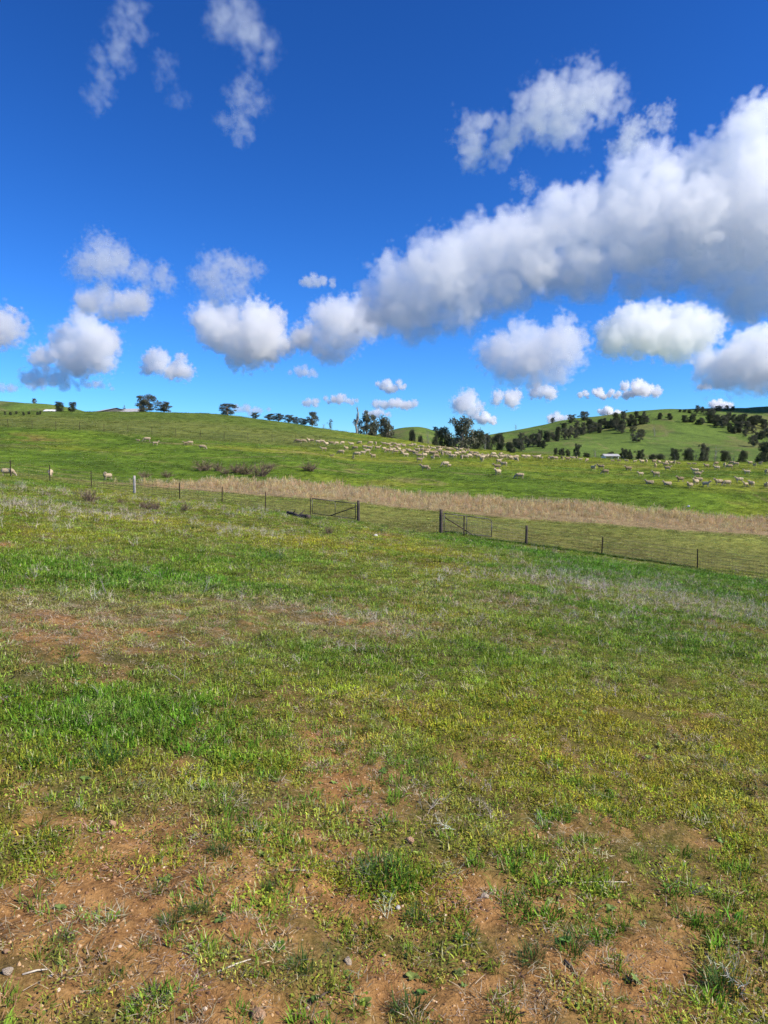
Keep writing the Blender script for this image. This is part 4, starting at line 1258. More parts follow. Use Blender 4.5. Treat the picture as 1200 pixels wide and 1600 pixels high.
    dark = np.maximum(dark, sstep(.05, .03, np.linalg.norm(co - hp[-1], axis=1)) * .6)
    if not lie: dark = np.maximum(dark, sstep(.05, .03, co[:, 2]) * .7)
    for nm_, v_ in (('wool', wool), ('dark', dark)):
        a = m2.attributes.new(nm_, 'FLOAT', 'POINT'); a.data.foreach_set('value', v_)
    m2.materials.clear(); m2.materials.append(M_SHEEP); m2.update()
    return m2
SHEEP = {'s': [sheep_mesh('stand', 1), sheep_mesh('stand', 2), sheep_mesh('stand', 3)], 'g': [sheep_mesh('graze', 4), sheep_mesh('graze', 5)], 'b': [sheep_mesh('back', 6)],
         'l': [sheep_mesh('lie', 7)], 'm': [sheep_mesh('stand', 8, True)], 'n': [sheep_mesh('lie', 9, True)]}
_srng = np.random.default_rng(12)
def sheep(u, v, pose, head, label, group=None, s=1.0):
    """head: 0 facing right, 90 away, 180 left, 270 towards the camera"""
    p = hit(u, v)
    me = SHEEP[pose][_srng.integers(len(SHEEP[pose]))]
    lamb = pose in 'mn'
    o = obj('lamb' if lamb else 'sheep', me, None, None, p - np.array([0, 0, .015]))
    k = s * (.46 if lamb else .735) * _srng.uniform(.94, 1.06)
    o.scale = (k, k, k)
    o.rotation_euler = (0, 0, R(head + _srng.normal(0, 16)))
    tag(o, label, 'lamb' if lamb else 'sheep', group)
    return o
G1 = 'sheep set apart from the flock'
for a in [
    (12, 744, 'g', 0, 'woolly sheep grazing behind the leftmost fence post', None, .88),
    (79, 745, 'g', 265, 'sheep seen end on behind the second fence post from left'),
    (168, 750, 'b', 250, 'sheep between the third fence post and the pale wooden post'),
    (230, 690, 'g', 180, 'upper sheep of the pair on the left rise'),
    (243, 696, 'm', 0, 'paler young sheep below right of the upper left rise sheep', None, 1.5),
    (216, 689, 'n', 180, 'lamb lying left of the pair on the left rise'),
    (290, 695, 'm', 180, 'lamb beside the small sheep left of the lone grazing one', None, 1.15),
    (297, 695, 'g', 180, 'small looking sheep between the pair and the lone grazing sheep', None, .9),
    (316, 702, 'g', 350, 'lone grazing sheep above the brown bushes'),
    (506, 705, 'm', 200, 'young sheep walking down left below the left end of the flock', None, 1.4),
    (510, 697, 's', 250, 'sheep right above the young one at the left end of the flock'),
    (533, 710, 'g', 180, 'dark sided sheep grazing below the left part of the flock'),
    (541, 704, 's', 265, 'sheep end on, above right of the dark sided grazing one'),
    (558, 713, 'g', 180, 'left sheep of the pair grazing low in the left flock'),
    (567, 711, 's', 0, 'right sheep of the pair grazing low in the left flock'),
    (583, 716, 's', 230, 'lowest sheep of the left part of the flock, turned to the camera'),
    (552, 717, 'm', 270, 'white lamb standing below the pair of low grazing sheep'),
    (518, 713, 'n', 0, 'white lamb lying lowest near the left end of the flock'),
    (656, 722, 's', 0, 'sheep walking right, lower left of the middle three'),
    (663, 715, 'b', 200, 'sheep above right of the one walking right'),
    (664, 735, 's', 180, 'sheep with a lamb, lowest left of the middle field'),
    (669, 735, 'm', 180, 'lamb close to the lowest left sheep of the middle field'),
    (676, 719, 's', 270, 'sheep facing the camera right of the middle three'),
    (681, 716, 'g', 0, 'sheep behind the one facing the camera'),
    (696, 729, 'g', 180, 'dark sided ewe with a white lamb in the middle field'),
    (702, 730, 'm', 180, 'white lamb beside the dark sided ewe in the middle field'),
    (753, 722, 's', 265, 'single sheep facing the camera below the flock centre'),
    (787, 729, 's', 180, 'sheep standing broadside above the nearby pair'),
    (777, 733, 's', 180, 'rear sheep of the close pair in mid field'),
    (778, 742, 's', 250, 'front sheep of the close pair in mid field'),
    (812, 748, 'g', 180, 'lowest grazing sheep in the middle right, white rumped'),
    (927, 735, 's', 265, 'left of the trio below the white shed'),
    (939, 733, 's', 180, 'upper right of the trio below the white shed'),
    (946, 741, 'g', 180, 'lowest, dark, of the trio below the white shed'),
    (982, 736, 's', 180, 'single sheep facing left right of the trio'),
    (1001, 744, 's', 180, 'small sheep right of and below the single left facing one', None, .8),
    (1025, 745, 's', 180, 'broadside sheep below the one facing the camera'),
    (1024, 731, 's', 270, 'sheep facing the camera under the flock right of the pole'),
    (1015, 756, 'l', 180, 'left of two sheep lying in the lower right paddock'),
    (1043, 758, 'l', 180, 'right of two sheep lying in the lower right paddock'),
    (1063, 753, 's', 180, 'sheep standing left of the big lower right cluster'),
    (1090, 745, 's', 0, 'dark broadside sheep at the top of the lower right cluster'),
    (1086, 739, 's', 180, 'sheep half hidden behind the dark broadside one'),
    (1087, 758, 's', 230, 'right sheep of the front pair in the lower right cluster'),
    (1078, 763, 's', 215, 'front most sheep of the lower right cluster'),
    (1092, 754, 's', 180, 'sheep behind the front pair of the lower right cluster'),
    (1103, 761, 's', 270, 'sheep facing the camera right of the front pair'),
    (1123, 758, 's', 180, 'left sheep of the nose to tail pair at lower right'),
    (1136, 759, 'g', 180, 'right sheep of the nose to tail pair at lower right'),
    (1155, 754, 's', 180, 'sheep facing left above right of the nose to tail pair'),
    (1165, 761, 'm', 200, 'smaller left one of the two near the right edge', None, 1.4),
    (1174, 761, 'b', 100, 'bigger right one of the two near the right edge'),
    (1197, 763, 's', 255, 'lower sheep cut by the right edge'),
    (1167, 741, 's', 180, 'sheep broadside alone above the two near the right edge'),
    (1197, 741, 's', 250, 'upper sheep cut by the right edge'),
    (1040, 729, 's', 180, 'upper sheep of the overlapping pair right of the camera facing one'),
    (1043, 735, 's', 0, 'lower sheep of the overlapping pair right of the camera facing one'),
    (1104, 731, 's', 180, 'dark headed sheep below the dark clump of trees'),
    (1120, 734, 's', 180, 'sheep right of and below the dark headed one'),
    ]:
    sheep(a[0], a[1], a[2], a[3], a[4], a[5] if len(a) > 5 and a[5] else G1, a[6] if len(a) > 6 else 1.0)
# loose clusters that read as one bunch
def bunch(pts, label, group):
    for q in pts:
        sheep(q[0], q[1], 'g' if _srng.uniform() < .45 else 's', _srng.choice([0, 180, 180, 180, 200, 230, 270, 20]), label, group)
bunch([(465, 692), (468, 692.5), (474, 692), (482, 691), (487, 691), (497, 693), (503, 693)], 'sheep of the bunch at the very left end of the flock', 'left end bunch')
bunch([(518, 695), (526, 695.5), (535, 695), (549, 697), (555, 703), (570, 701), (574, 708), (578, 703), (562, 694.5), (579, 694.5), (587, 695), (590, 703), (600, 704), (605, 707), (600, 696), (608, 697)], 'sheep in the scattered left part of the flock', 'scattered left part of the flock')
bunch([(1132, 730), (1140, 732), (1144, 726), (1150, 728), (1119, 727)], 'sheep of the bunch right of the big grey bare tree', 'bunch under the grey tree')
bunch([(1172, 726), (1179, 730), (1188, 727)], 'sheep of the bunch below the largest dark tree', 'bunch under the largest dark tree')
bunch([(1003, 724), (1010, 724), (1022, 724), (1030, 725), (1041, 725), (1048, 726), (1053, 726)], 'sheep in the line in front of the dark clump', 'line in front of the dark clump')
bunch([(802, 718), (807, 717), (818, 716), (825, 716.5), (836, 717), (841, 717), (863, 719), (868, 719), (878, 718), (887, 720), (895, 718.5), (901, 718.5), (917, 722)], 'sheep in the line from the wooded gully to the white shed', 'line left of the white shed')
for q in ((845, 718), (858, 718), (907, 720), (957, 722), (967, 722), (979, 722), (992, 723), (1060, 726), (1077, 727), (1085, 727)):
    sheep(q[0], q[1], 'm', _srng.choice([0, 180]), 'small pale lamb in the line along the paddock crest', 'lambs along the crest', 1.2)
for k in range(56):
    t = (k + _srng.uniform(0, 1)) / 56
    u = 608 + 200 * t
    v = np.interp(u, [600, 700, 800], [705, 711.5, 717.5]) + _srng.normal(0, 2.9)
    z_ = int(min(3, (u - 608) / 50))
    sheep(u, v, 'g' if _srng.uniform() < .4 else 's', _srng.choice([0, 180, 180, 200, 270, 30]), ('sheep in the dense flock below the little green hill', 'sheep in the dense flock below the grey leafless tree', 'sheep in the dense flock right below the biggest gum', 'sheep in the dense flock below the foot of the wooded gully')[z_],
          ('flock below the little hill', 'flock below the leafless tree', 'flock below the biggest gum', 'flock below the gully foot')[z_])
for k in range(34):
    t = (k + _srng.uniform(0, 1)) / 34
    u = 604 + 130 * t
    v = np.interp(u, [600, 660, 735], [696.5, 700, 706.5]) + _srng.normal(0, .9)
    sheep(u, v, 's' if _srng.uniform() < .6 else 'm', _srng.choice([0, 180, 180, 270]), ('sheep in the far back rows of the flock, left of the grey leafless tree', 'sheep in the far back rows of the flock, between leafless tree and biggest gum', 'sheep in the far back rows of the flock, right before the biggest gum')[min(2, int(3 * t))],
          ('back rows left', 'back rows middle', 'back rows right')[min(2, int(3 * t))])

# ------------------------------------------------------------------ bushes, log, stones, sticks, tufts
M_BUSH = leaf_mat('dead_bush_twigs', (.12, .08, .05), (.33, .24, .155))
def bush_mesh(seed, kind='brown'):
    me = twigs(seed, 46, .62, .015, .26, 3, .6)
    me.materials.append(M_BUSH)
    return me
BUSH = [bush_mesh(s) for s in (201, 202, 203)]
def bush(u, v, wpx, hpx, label, group=None):
    p = hit(u, v)
    o = obj('dead_bush', BUSH[int(u) % 3], None, None, p)
    o.scale = (wpx * p[1] / F / .75, wpx * p[1] / F / .75, hpx * p[1] / F / .65)
    o.rotation_euler = (0, 0, u * .37)
    tag(o, label, 'bush', group)
for a in ((320, 735, 26, 14, 'left most brown dead bush above the dry weeds'), (341, 736, 14, 12, 'small brown bush second from left above the dry weeds'), (352, 741, 12, 9, 'low brown bush in the gap of the brown bush row'),
          (369, 739, 20, 14, 'brown bush left of the densest pair above the dry weeds'), (384, 741, 24, 15, 'left bush of the densest brown pair'), (408, 744, 26, 19, 'biggest darkest brown bush of the row above the dry weeds'),
          (421, 732, 14, 9, 'small brown bush behind the biggest one'), (482, 736, 24, 13, 'single brown bush right of the row, above the dry weeds'), (226, 746, 14, 9, 'low brown scrub above the pale wooden post'), (260, 746, 14, 9, 'low brown scrub left of the brown bush row'),
          (140, 784, 20, 19, 'dark dead bush below the third fence post'), (228, 795, 20, 11, 'left of two low dead bushes below the pale post'), (243, 797, 16, 13, 'right of two low dead bushes below the pale post'),
          (288, 800, 9, 14, 'small upright dead thistle below the fence'), (514, 836, 9, 15, 'small upright dead weed in the yellow grass before the left gate'), (188, 787, 8, 8, 'tiny dead bush between the two fence side bushes')):
    bush(*a)

def dead_weed(u, v, hpx, seed, label):
    p = hit(u, v); h = hpx * p[1] / F
    me = twigs(seed, 3, h * .9, max(.0016, .0009 * p[1] / 3), h * .12, 3, .45)
    me.materials.append(M_DEADPALE)
    tag(obj('dead_weed', me, None, None, p), label, 'dead weed', 'single dead weeds')
M_DEADPALE = leaf_mat('pale_dead_stem', (.34, .30, .25), (.58, .53, .46))
for a in ((292, 1066, 46, 301, 'pale forked dead stem in the lush grass left of centre'), (152, 1088, 26, 302, 'short pale dead weed in the lush grass at left'), (166, 929, 26, 303, 'dark upright dead weed above the bare patch'),
          (98, 935, 24, 304, 'bushy pale dead weed left of the dark upright one'), (318, 928, 30, 305, 'thin pale dead stem between bare patches'), (312, 1120, 30, 306, 'dead weed at the right end of the lush patch'), (938, 1010, 22, 307, 'pale dead weed in green grass right of centre'),
          (1105, 985, 20, 308, 'dead weed at the right by the grey patch'), (12, 1095, 26, 309, 'pale dead weed at the left edge'), (1080, 1395, 40, 310, 'whitish dead weed in the lower right grass'), (52, 905, 30, 311, 'tall thin dead stem at the left in green grass'), (440, 868, 18, 312, 'thin dark stem in front of the left gate')):
    dead_weed(*a)

# fallen hollow log by the left gate
def fallen_log():
    a = hit(450, 805); c = hit(484, 812)
    d = c - a; L = np.linalg.norm(d); rng = np.random.default_rng(3)
    n = 14; b = MB(); pts = []
    for t in np.linspace(0, 1, n):
        pts.append(d * t + np.array([.05 * math.sin(5 * t), 0, .11 + .05 * math.sin(7 * t + 1)]))
    rad = .10 + .05 * np.linspace(0, 1, n) + rng.normal(0, .012, n)
    b.tube(pts, rad, 10, cap=False)
    q = len(b.v)                                   # hollow inside
    b.tube([pts[-1], pts[-3], pts[-5]], [rad[-1] * .66, rad[-3] * .6, rad[-5] * .4], 10, cap=False)
    for k in range(10):
        b.f.append([(n - 1) * 10 + k, (n - 1) * 10 + (k + 1) % 10, q + (k + 1) % 10, q + k])
    b.f.append([k for k in range(10)][::-1])
    o = empty('fallen_log', a); tag(o, 'dark hollow fallen log in the grass beside the left gate', 'log')
    obj('stem', b.mesh('log_stem', True), M_POSTDK, o)
    for t, vx in ((.25, (.1, -.2, .22)), (.55, (.2, .15, .25)), (.8, (-.1, -.3, .12))):
        p = d * t + np.array([0, 0, .14]); v = np.array(vx)
        obj('branch_stub', MB().tube([p, p + v * .6, p + v * 1.3 + np.array([.05, 0, 0])], [.05, .035, .012], 6).mesh('branch_stub', True), M_POSTDK, o)
fallen_log()

def stone_mesh(seed, flat=.7):
    rng = np.random.default_rng(seed)
    bm = bmesh.new(); bmesh.ops.create_icosphere(bm, subdivisions=3, radius=1)
    co = np.array([v.co for v in bm.verts])
    r = 1 + (noise3(co * 1.3 + 9, seed) - .5) * .7 + (noise3(co * 4 + 9, seed) - .5) * .16
    for _ in range(5):
        nrm = rng.normal(0, 1, 3); nrm /= np.linalg.norm(nrm); h = rng.uniform(.62, .85)
        dp = (co * r[:, None]) @ nrm; cut = dp > h
        r[cut] *= h / dp[cut]
    co = co * r[:, None] * np.array([1, .8, flat])
    for v, c in zip(bm.verts, co): v.co = c
    me = bpy.data.meshes.new('stone'); bm.to_mesh(me); bm.free()
    return me
M_ST1 = simple_mat('orange_stone', (.36, .19, .09), (.56, .36, .21), 4, .9, .05)
M_ST2 = simple_mat('pale_stone', (.36, .27, .18), (.54, .44, .32), 4, .9, .05)
M_ST3 = simple_mat('white_quartz', (.62, .58, .52), (.80, .77, .72), 4, .7, .05)
for k, (u, v, r, m, lb) in enumerate(((402, 1588, 13, M_ST1, 'orange stone at the bottom edge left of centre'), (544, 1504, 8, M_ST2, 'pale stone casting a dark shadow in the lower middle'), (12, 1520, 9, M_ST2, 'pale stone at the lower left edge'),
        (622, 1420, 5, M_ST3, 'small white stone on bare soil right of the middle tuft'), (758, 1402, 7, M_ST2, 'pale stone on the bare soil right of centre'), (640, 1316, 9, M_ST1, 'brownish stone at the edge of the grey weeds'), (992, 1090, 5, M_ST2, 'small pale stone in the yellow green grass at right'),
        (587, 838, 4, M_ST3, 'white stone lying in the gateway'), (1076, 792, 3, M_ST3, 'white rock on the slope above the dry weeds at right'), (175, 1290, 8, M_ST1, 'reddish stone in the thin grass at left'), (1006, 1592, 6, M_ST1, 'small orange stone at the bottom right'), (10, 1488, 6, M_ST1, 'small orange stone above the pale one at lower left'))):
    p = hit(u, v); s = r * p[1] / F
    o = obj('stone', stone_mesh(400 + k), m, None, p + np.array([0, 0, s * .25])); o.scale = (s, s, s); o.rotation_euler = (0, 0, k * 1.7)
    tag(o, lb, 'stone', 'scattered stones')
M_STK = simple_mat('dark_stick', (.05, .035, .025), (.14, .10, .07), 40, .9)
M_STKP = simple_mat('pale_stick', (.42, .35, .26), (.62, .55, .44), 40, .8)
for k, (u0, v0, u1, v1, r, m, lb) in enumerate(((882, 1503, 904, 1532, .006, M_STK, 'short thick dark stick on bare soil at lower right'), (886, 1381, 980, 1379, .0028, M_STKP, 'long pale stalk lying in the grass at lower right'), (450, 1362, 478, 1361, .003, M_STKP, 'short pale straw stalk on bare soil below centre'),
        (418, 1316, 466, 1338, .004, M_STK, 'thin dark twig on the soil left of centre'), (35, 1524, 74, 1516, .003, M_STKP, 'pale stalk near the lower left corner'), (500, 1560, 512, 1552, .004, M_STK, 'tiny dark twig at the bottom middle'), (505, 985, 516, 992, .006, M_STK, 'dark twig on the dry patch in mid slope'),
        (875, 1079, 905, 1081, .004, M_STKP, 'pale stalk lying in the yellow green grass at right'), (340, 1520, 392, 1500, .003, M_STKP, 'pale bent stalk in the lower left grass'))):
    a = hit(u0, v0); c = hit(u1, v1); mid = (a + c) / 2; g = float(ground(mid[0], mid[1])[0]); rr = r
    pts = np.array([a + [0, 0, rr], [mid[0] + .004, mid[1] + .006, max(mid[2], g) + rr * 1.3], c + [0, 0, rr]])
    o = obj('stick', MB().tube(pts - a, [rr, rr * .9, rr * .6], 7).mesh('stick', True), m, None, a)
    tag(o, lb, 'stick', 'sticks on the ground')

def own_tint_mat(name, c1, c2):
    return leaf_mat(name, c1, c2)
M_TUFT = own_tint_mat('dark_tuft_blades', (.025, .07, .012), (.085, .17, .03))
TUFTS = [blades(s, 150, .5, .25, .62, .012, .6) for s in (501, 502, 503)]
TUFTN = [blades(s, 130, .5, .35, .9, .022, .6) for s in (504, 505, 506)]
for t in TUFTS + TUFTN: t.materials.append(M_TUFT)
for k, (u, v, w, h, lb) in enumerate(((298, 826, 36, 9, 'dark green grass tuft in the yellow grass below the left fence'), (640, 834, 34, 9, 'widest dark tuft in the gateway near the right gate'), (590, 831, 28, 8, 'dark tuft in the middle of the gateway'), (600, 824, 18, 5, 'thin dark tuft behind the gateway tufts'),
        (480, 820, 18, 9, 'dark tuft by the fallen log, left of a pair'), (497, 824, 16, 8, 'dark tuft by the fallen log, right of a pair'), (560, 828, 22, 6, 'low dark tuft under the left gate post'), (492, 812, 20, 10, 'tall green tuft at the end of the left gate'), (418, 872, 52, 9, 'long dark tuft in mid slope left of centre'),
        (640, 863, 18, 5, 'small dark tuft on the track through the gateway'), (880, 893, 40, 9, 'dark tuft right of centre near the right fence'), (382, 822, 18, 7, 'dark tuft left of the fallen log'), (675, 842, 16, 5, 'low dark tuft beside the right gate post'))):
    p = hit(u, v); o = obj('grass_tuft', TUFTS[k % 3], None, None, p); s = w * p[1] / F
    o.scale = (s, s * .8, h * p[1] / F / .5); o.rotation_euler = (0, 0, k * 1.3); tag(o, lb, 'grass tuft', 'dark grass tufts')
for k, (u, v, w, h, lb) in enumerate(((598, 1372, 70, 34, 'largest bright tuft standing on bare soil in the lower middle'), (268, 1445, 42, 24, 'green tuft on the bare soil at lower left'), (312, 1425, 34, 24, 'green tuft right of the lower left one'), (648, 1440, 36, 24, 'dark tuft right below the largest tuft'),
        (345, 1335, 40, 26, 'green tuft on the bare soil above the lower left tufts'), (890, 1485, 50, 26, 'green tuft at the left end of the bare soil at lower right'), (420, 1392, 22, 18, 'small tuft on orange soil left of the largest tuft'), (470, 1515, 46, 30, 'dark tuft near the bottom left of centre'),
        (245, 1395, 22, 16, 'small tuft on bare soil at left'), (1130, 1550, 56, 34, 'thick tuft in the lower right corner'), (640, 1585, 56, 32, 'tuft at the bottom edge in the middle'), (160, 1195, 60, 30, 'lush tuft at the lower rim of the left green patch'), (830, 1500, 44, 24, 'tuft beside the short thick stick'),
        (100, 1470, 30, 14, 'small tuft near the left edge on soil'))):
    p = hit(u, v); o = obj('grass_tuft', TUFTN[k % 3], None, None, p); s = w * p[1] / F
    o.scale = (s, s, h * p[1] / F / .6); o.rotation_euler = (0, 0, k * 1.1); tag(o, lb, 'grass tuft', 'tufts on the near ground')

# ------------------------------------------------------------------ clouds
def sight(u, v):
    X = (u - 600) / F; Y = (800 - v) / F
    d = np.array([X, cp + Y * sp, -sp + Y * cp])
    return d / d[1]

def cloud_mat():
    m = bpy.data.materials.new('cloud_vapour'); m.use_nodes = True; n = m.node_tree
    n.nodes.remove(n.nodes['Principled BSDF'])
    v = node(n, 'ShaderNodeVolumePrincipled', Density=1.0, Anisotropy=.35)
    v.inputs['Color'].default_value = (1, 1, 1, 1)
    n.links.new(v.outputs[0], n.nodes['Material Output'].inputs['Volume'])
    return m

def cloud_group(mat):
    g = bpy.data.node_groups.new('cloud_density', 'GeometryNodeTree')
    I = g.interface
    I.new_socket('Geometry', in_out='INPUT', socket_type='NodeSocketGeometry')
    I.new_socket('Geometry', in_out='OUTPUT', socket_type='NodeSocketGeometry')
    for nm in ('Min', 'Max', 'Res'):
        I.new_socket(nm, in_out='INPUT', socket_type='NodeSocketVector')
    for nm in ('Size', 'Den', 'Wisp', 'Seed', 'Soft'):
        I.new_socket(nm, in_out='INPUT', socket_type='NodeSocketFloat')
    N = g.nodes.new; L = g.links.new
    gi = N('NodeGroupInput'); go = N('NodeGroupOutput'); pos = N('GeometryNodeInputPosition').outputs[0]
    I_ = gi.outputs
    def vm(op, a, b=None, s=None):
        n = N('ShaderNodeVectorMath'); n.operation = op; L(a, n.inputs[0])
        if b is not None: L(b, n.inputs[1])
        if s is not None: L(s, n.inputs[3])
        return n
    q = vm('SCALE', pos, s=mth(g, 'DIVIDE', 1.0, I_['Size'])).outputs[0]
    cx = N('ShaderNodeCombineXYZ'); L(I_['Seed'], cx.inputs[0]); L(I_['Seed'], cx.inputs[2])
    q = vm('ADD', q, cx.outputs[0]).outputs[0]
    nw = node(g, 'ShaderNodeTexNoise', Scale=1.2, Detail=3.0); L(q, nw.inputs['Vector'])
    sb = N('ShaderNodeVectorMath'); sb.operation = 'SUBTRACT'; L(nw.outputs['Color'], sb.inputs[0]); sb.inputs[1].default_value = (.5, .5, .5)
    wp = vm('ADD', pos, vm('SCALE', sb.outputs[0], s=mth(g, 'MULTIPLY', I_['Size'], .9)).outputs[0]).outputs[0]
    near = N('GeometryNodeSampleNearest'); near.domain = 'POINT'; L(I_['Geometry'], near.inputs['Geometry']); L(wp, near.inputs['Sample Position'])
    def samp(ty, src):
        n = N('GeometryNodeSampleIndex'); n.data_type = ty; n.domain = 'POINT'
        L(I_['Geometry'], n.inputs['Geometry']); L(src, n.inputs['Value']); L(near.outputs[0], n.inputs['Index'])
        return n.outputs['Value']
    na = N('GeometryNodeInputNamedAttribute'); na.data_type = 'FLOAT'; na.inputs['Name'].default_value = 'rad'
    dist = vm('DISTANCE', wp, samp('FLOAT_VECTOR', pos)).outputs['Value']
    d = mth(g, 'SUBTRACT', 1.0, mth(g, 'DIVIDE', dist, samp('FLOAT', na.outputs['Attribute'])))
    n1 = node(g, 'ShaderNodeTexNoise', Scale=2.6, Detail=8.0, Roughness=.6); L(q, n1.inputs['Vector'])
    lobes = mth(g, 'SUBTRACT', n1.outputs['Fac'], .5)
    for k, (scl, amp) in enumerate(((1.7, .36), (3.8, .22))):
        vo = node(g, 'ShaderNodeTexVoronoi', Scale=scl); vo.feature = 'F1'; L(q, vo.inputs['Vector'])
        lobes = mth(g, 'ADD', lobes, mth(g, 'MULTIPLY', mth(g, 'SUBTRACT', .48, vo.outputs['Distance']), amp))
    e = mth(g, 'ADD', d, mth(g, 'MULTIPLY', lobes, I_['Wisp']))
    mr = N('ShaderNodeMapRange'); mr.interpolation_type = 'SMOOTHSTEP'; L(e, mr.inputs['Value'])
    mr.inputs['From Min'].default_value = .06; L(I_['Soft'], mr.inputs['From Max'])
    den = mth(g, 'MULTIPLY', mr.outputs['Result'], I_['Den'])
    vc = N('GeometryNodeVolumeCube'); L(den, vc.inputs['Density']); L(I_['Min'], vc.inputs['Min']); L(I_['Max'], vc.inputs['Max'])
    sx = N('ShaderNodeSeparateXYZ'); L(I_['Res'], sx.inputs[0])
    for k, nm in enumerate(('Resolution X', 'Resolution Y', 'Resolution Z')): L(sx.outputs[k], vc.inputs[nm])
    sm = N('GeometryNodeSetMaterial'); L(vc.outputs[0], sm.inputs['Geometry']); sm.inputs['Material'].default_value = mat
    L(sm.outputs[0], go.inputs[0])
    return g

M_CLOUD = cloud_mat()
G_CLOUD = cloud_group(M_CLOUD)
CLOUD_IDS = {s.name: s.identifier for s in G_CLOUD.interface.items_tree if s.in_out == 'INPUT'}
_cs = [0]
def cloud(label, ells, tau=4.0, wisp=2.0, base=1300.0, vox=18, n=26, soft=.18, grain=.75, grow=1.2):
    _cs[0] += 1; seed = _cs[0]
    rng = np.random.default_rng(seed + 40)
    vb = max(e[1] + e[3] for e in ells)
    y0 = base / sight(600, min(vb, 668))[2]
    cs, rs = [], []
    for e in ells:
        u, v, ru, rv = e[:4]; ru *= grow; rv *= grow; ang = R(e[4]) if len(e) > 4 else 0
        c = sight(u, v) * y0; A = ru * y0 / F; B = rv * y0 / F
        lo = min(A, B)
        for j in range(min(70, max(7, int(n * ru * rv / 2500)))):
            q = rng.normal(size=3); q /= np.linalg.norm(q); q *= rng.uniform(0, .7) ** .7
            p = q * np.array([A, lo * 1.1, B])
            p = np.array([p[0] * math.cos(ang) + p[2] * math.sin(ang), p[1], -p[0] * math.sin(ang) + p[2] * math.cos(ang)])
            cs.append(c + p); rs.append(lo * rng.uniform(.45, .78) * (1.1 - abs(q[2]) * .3))
    cs = np.array(cs); rs = np.array(rs); org = cs.mean(0); cs = cs - org
    me = bpy.data.meshes.new('cloud'); me.from_pydata(cs.tolist(), [], [])
    a = me.attributes.new('rad', 'FLOAT', 'POINT'); a.data.foreach_set('value', rs)
    o = obj('cloud', me, M_CLOUD, None, org + np.array([0, 0, EYE]))
    size = float(np.median([min(e[2], e[3]) for e in ells])) * y0 / F
    mn = (cs - rs[:, None] * 1.35).min(0); mx = (cs + rs[:, None] * 1.35).max(0)
    res = np.clip(((mx - mn) / (size / vox)).astype(int), 8, 330)
    mo = o.modifiers.new('vapour', 'NODES'); mo.node_group = G_CLOUD
    for k, val in (('Min', mn.tolist()), ('Max', mx.tolist()), ('Res', [float(t) for t in res]), ('Size', size * grain), ('Den', tau / (2 * size)), ('Wisp', wisp), ('Seed', 3.7 * seed), ('Soft', soft)):
        mo[CLOUD_IDS[k]] = val
    tag(o, label, 'cloud', 'cumulus clouds in the blue sky', 'stuff')
    return o

cloud('huge white cumulus bank filling the right side of the sky', [(640,470,60,66),(700,440,70,66),(765,400,64,60),(780,450,60,40),(830,395,70,64),(880,345,58,54),(900,420,66,46),(960,370,84,70),(1005,295,52,56),(1020,425,76,40),(1070,330,84,76),(1105,405,84,52),(1150,260,62,62),(1200,225,66,60),(1190,340,84,90),(1180,450,60,50),(1270,330,90,110)], 3.0, 1.8, soft=.15, vox=22, grain=.75, grow=1.0, n=20)
cloud('broad white cloud hanging just below the huge bank on the right', [(985,520,50,30),(1035,522,60,34),(1090,518,46,30),(1035,505,60,30)], 3.4, base=620.0)
cloud('white cloud at the right edge low above the dark hilltop', [(1140,575,48,30),(1195,560,60,38),(1250,565,60,45)], 3.4, base=640.0)
cloud('greyish white cloud above the middle of the right hill', [(800,560,42,32),(850,550,52,38),(830,590,50,18)], 2.4, 2.0)
cloud('low flat cloud right under the greyish cloud', [(800,622,50,13),(855,612,34,13)], 4)
cloud('small rounded cloud left of the low flat cloud', [(735,628,26,18)], 4)
cloud('long oval cloud left of the sky centre with a flat grey base', [(345,515,48,30),(395,522,60,36),(440,530,34,24)], 4)
cloud('heaped cloud between the oval cloud and the huge bank', [(530,490,46,32),(520,535,48,24),(480,520,24,20),(560,510,30,30)], 2.6)
cloud('heaped cloud with ragged grey tail low on the left', [(135,535,46,34),(115,560,56,28),(75,588,40,16)], 4)
cloud('small oblong cloud alone over the left trees', [(236,566,26,18),(266,574,28,18)], 4)
cloud('loose cloud in the upper left stack, its lower half', [(160,475,46,20),(205,472,34,24)], 2.2, 2.0)
cloud('ragged thin cloud topping the upper left stack', [(165,410,36,40),(215,430,40,22),(250,432,30,22)], 1.1, 2.7, soft=.6)
cloud('thin ragged cloud above the long oval cloud', [(345,425,40,26),(355,455,34,26),(385,415,26,20)], 1.3, 2.5, soft=.6)
cloud('white cloud cut off by the left edge', [(-8,512,30,32),(-50,515,40,35)], 4)
cloud('grey cloud lying low at the left edge', [(15,606,50,9),(60,600,36,9)], 1.4, 1.8)
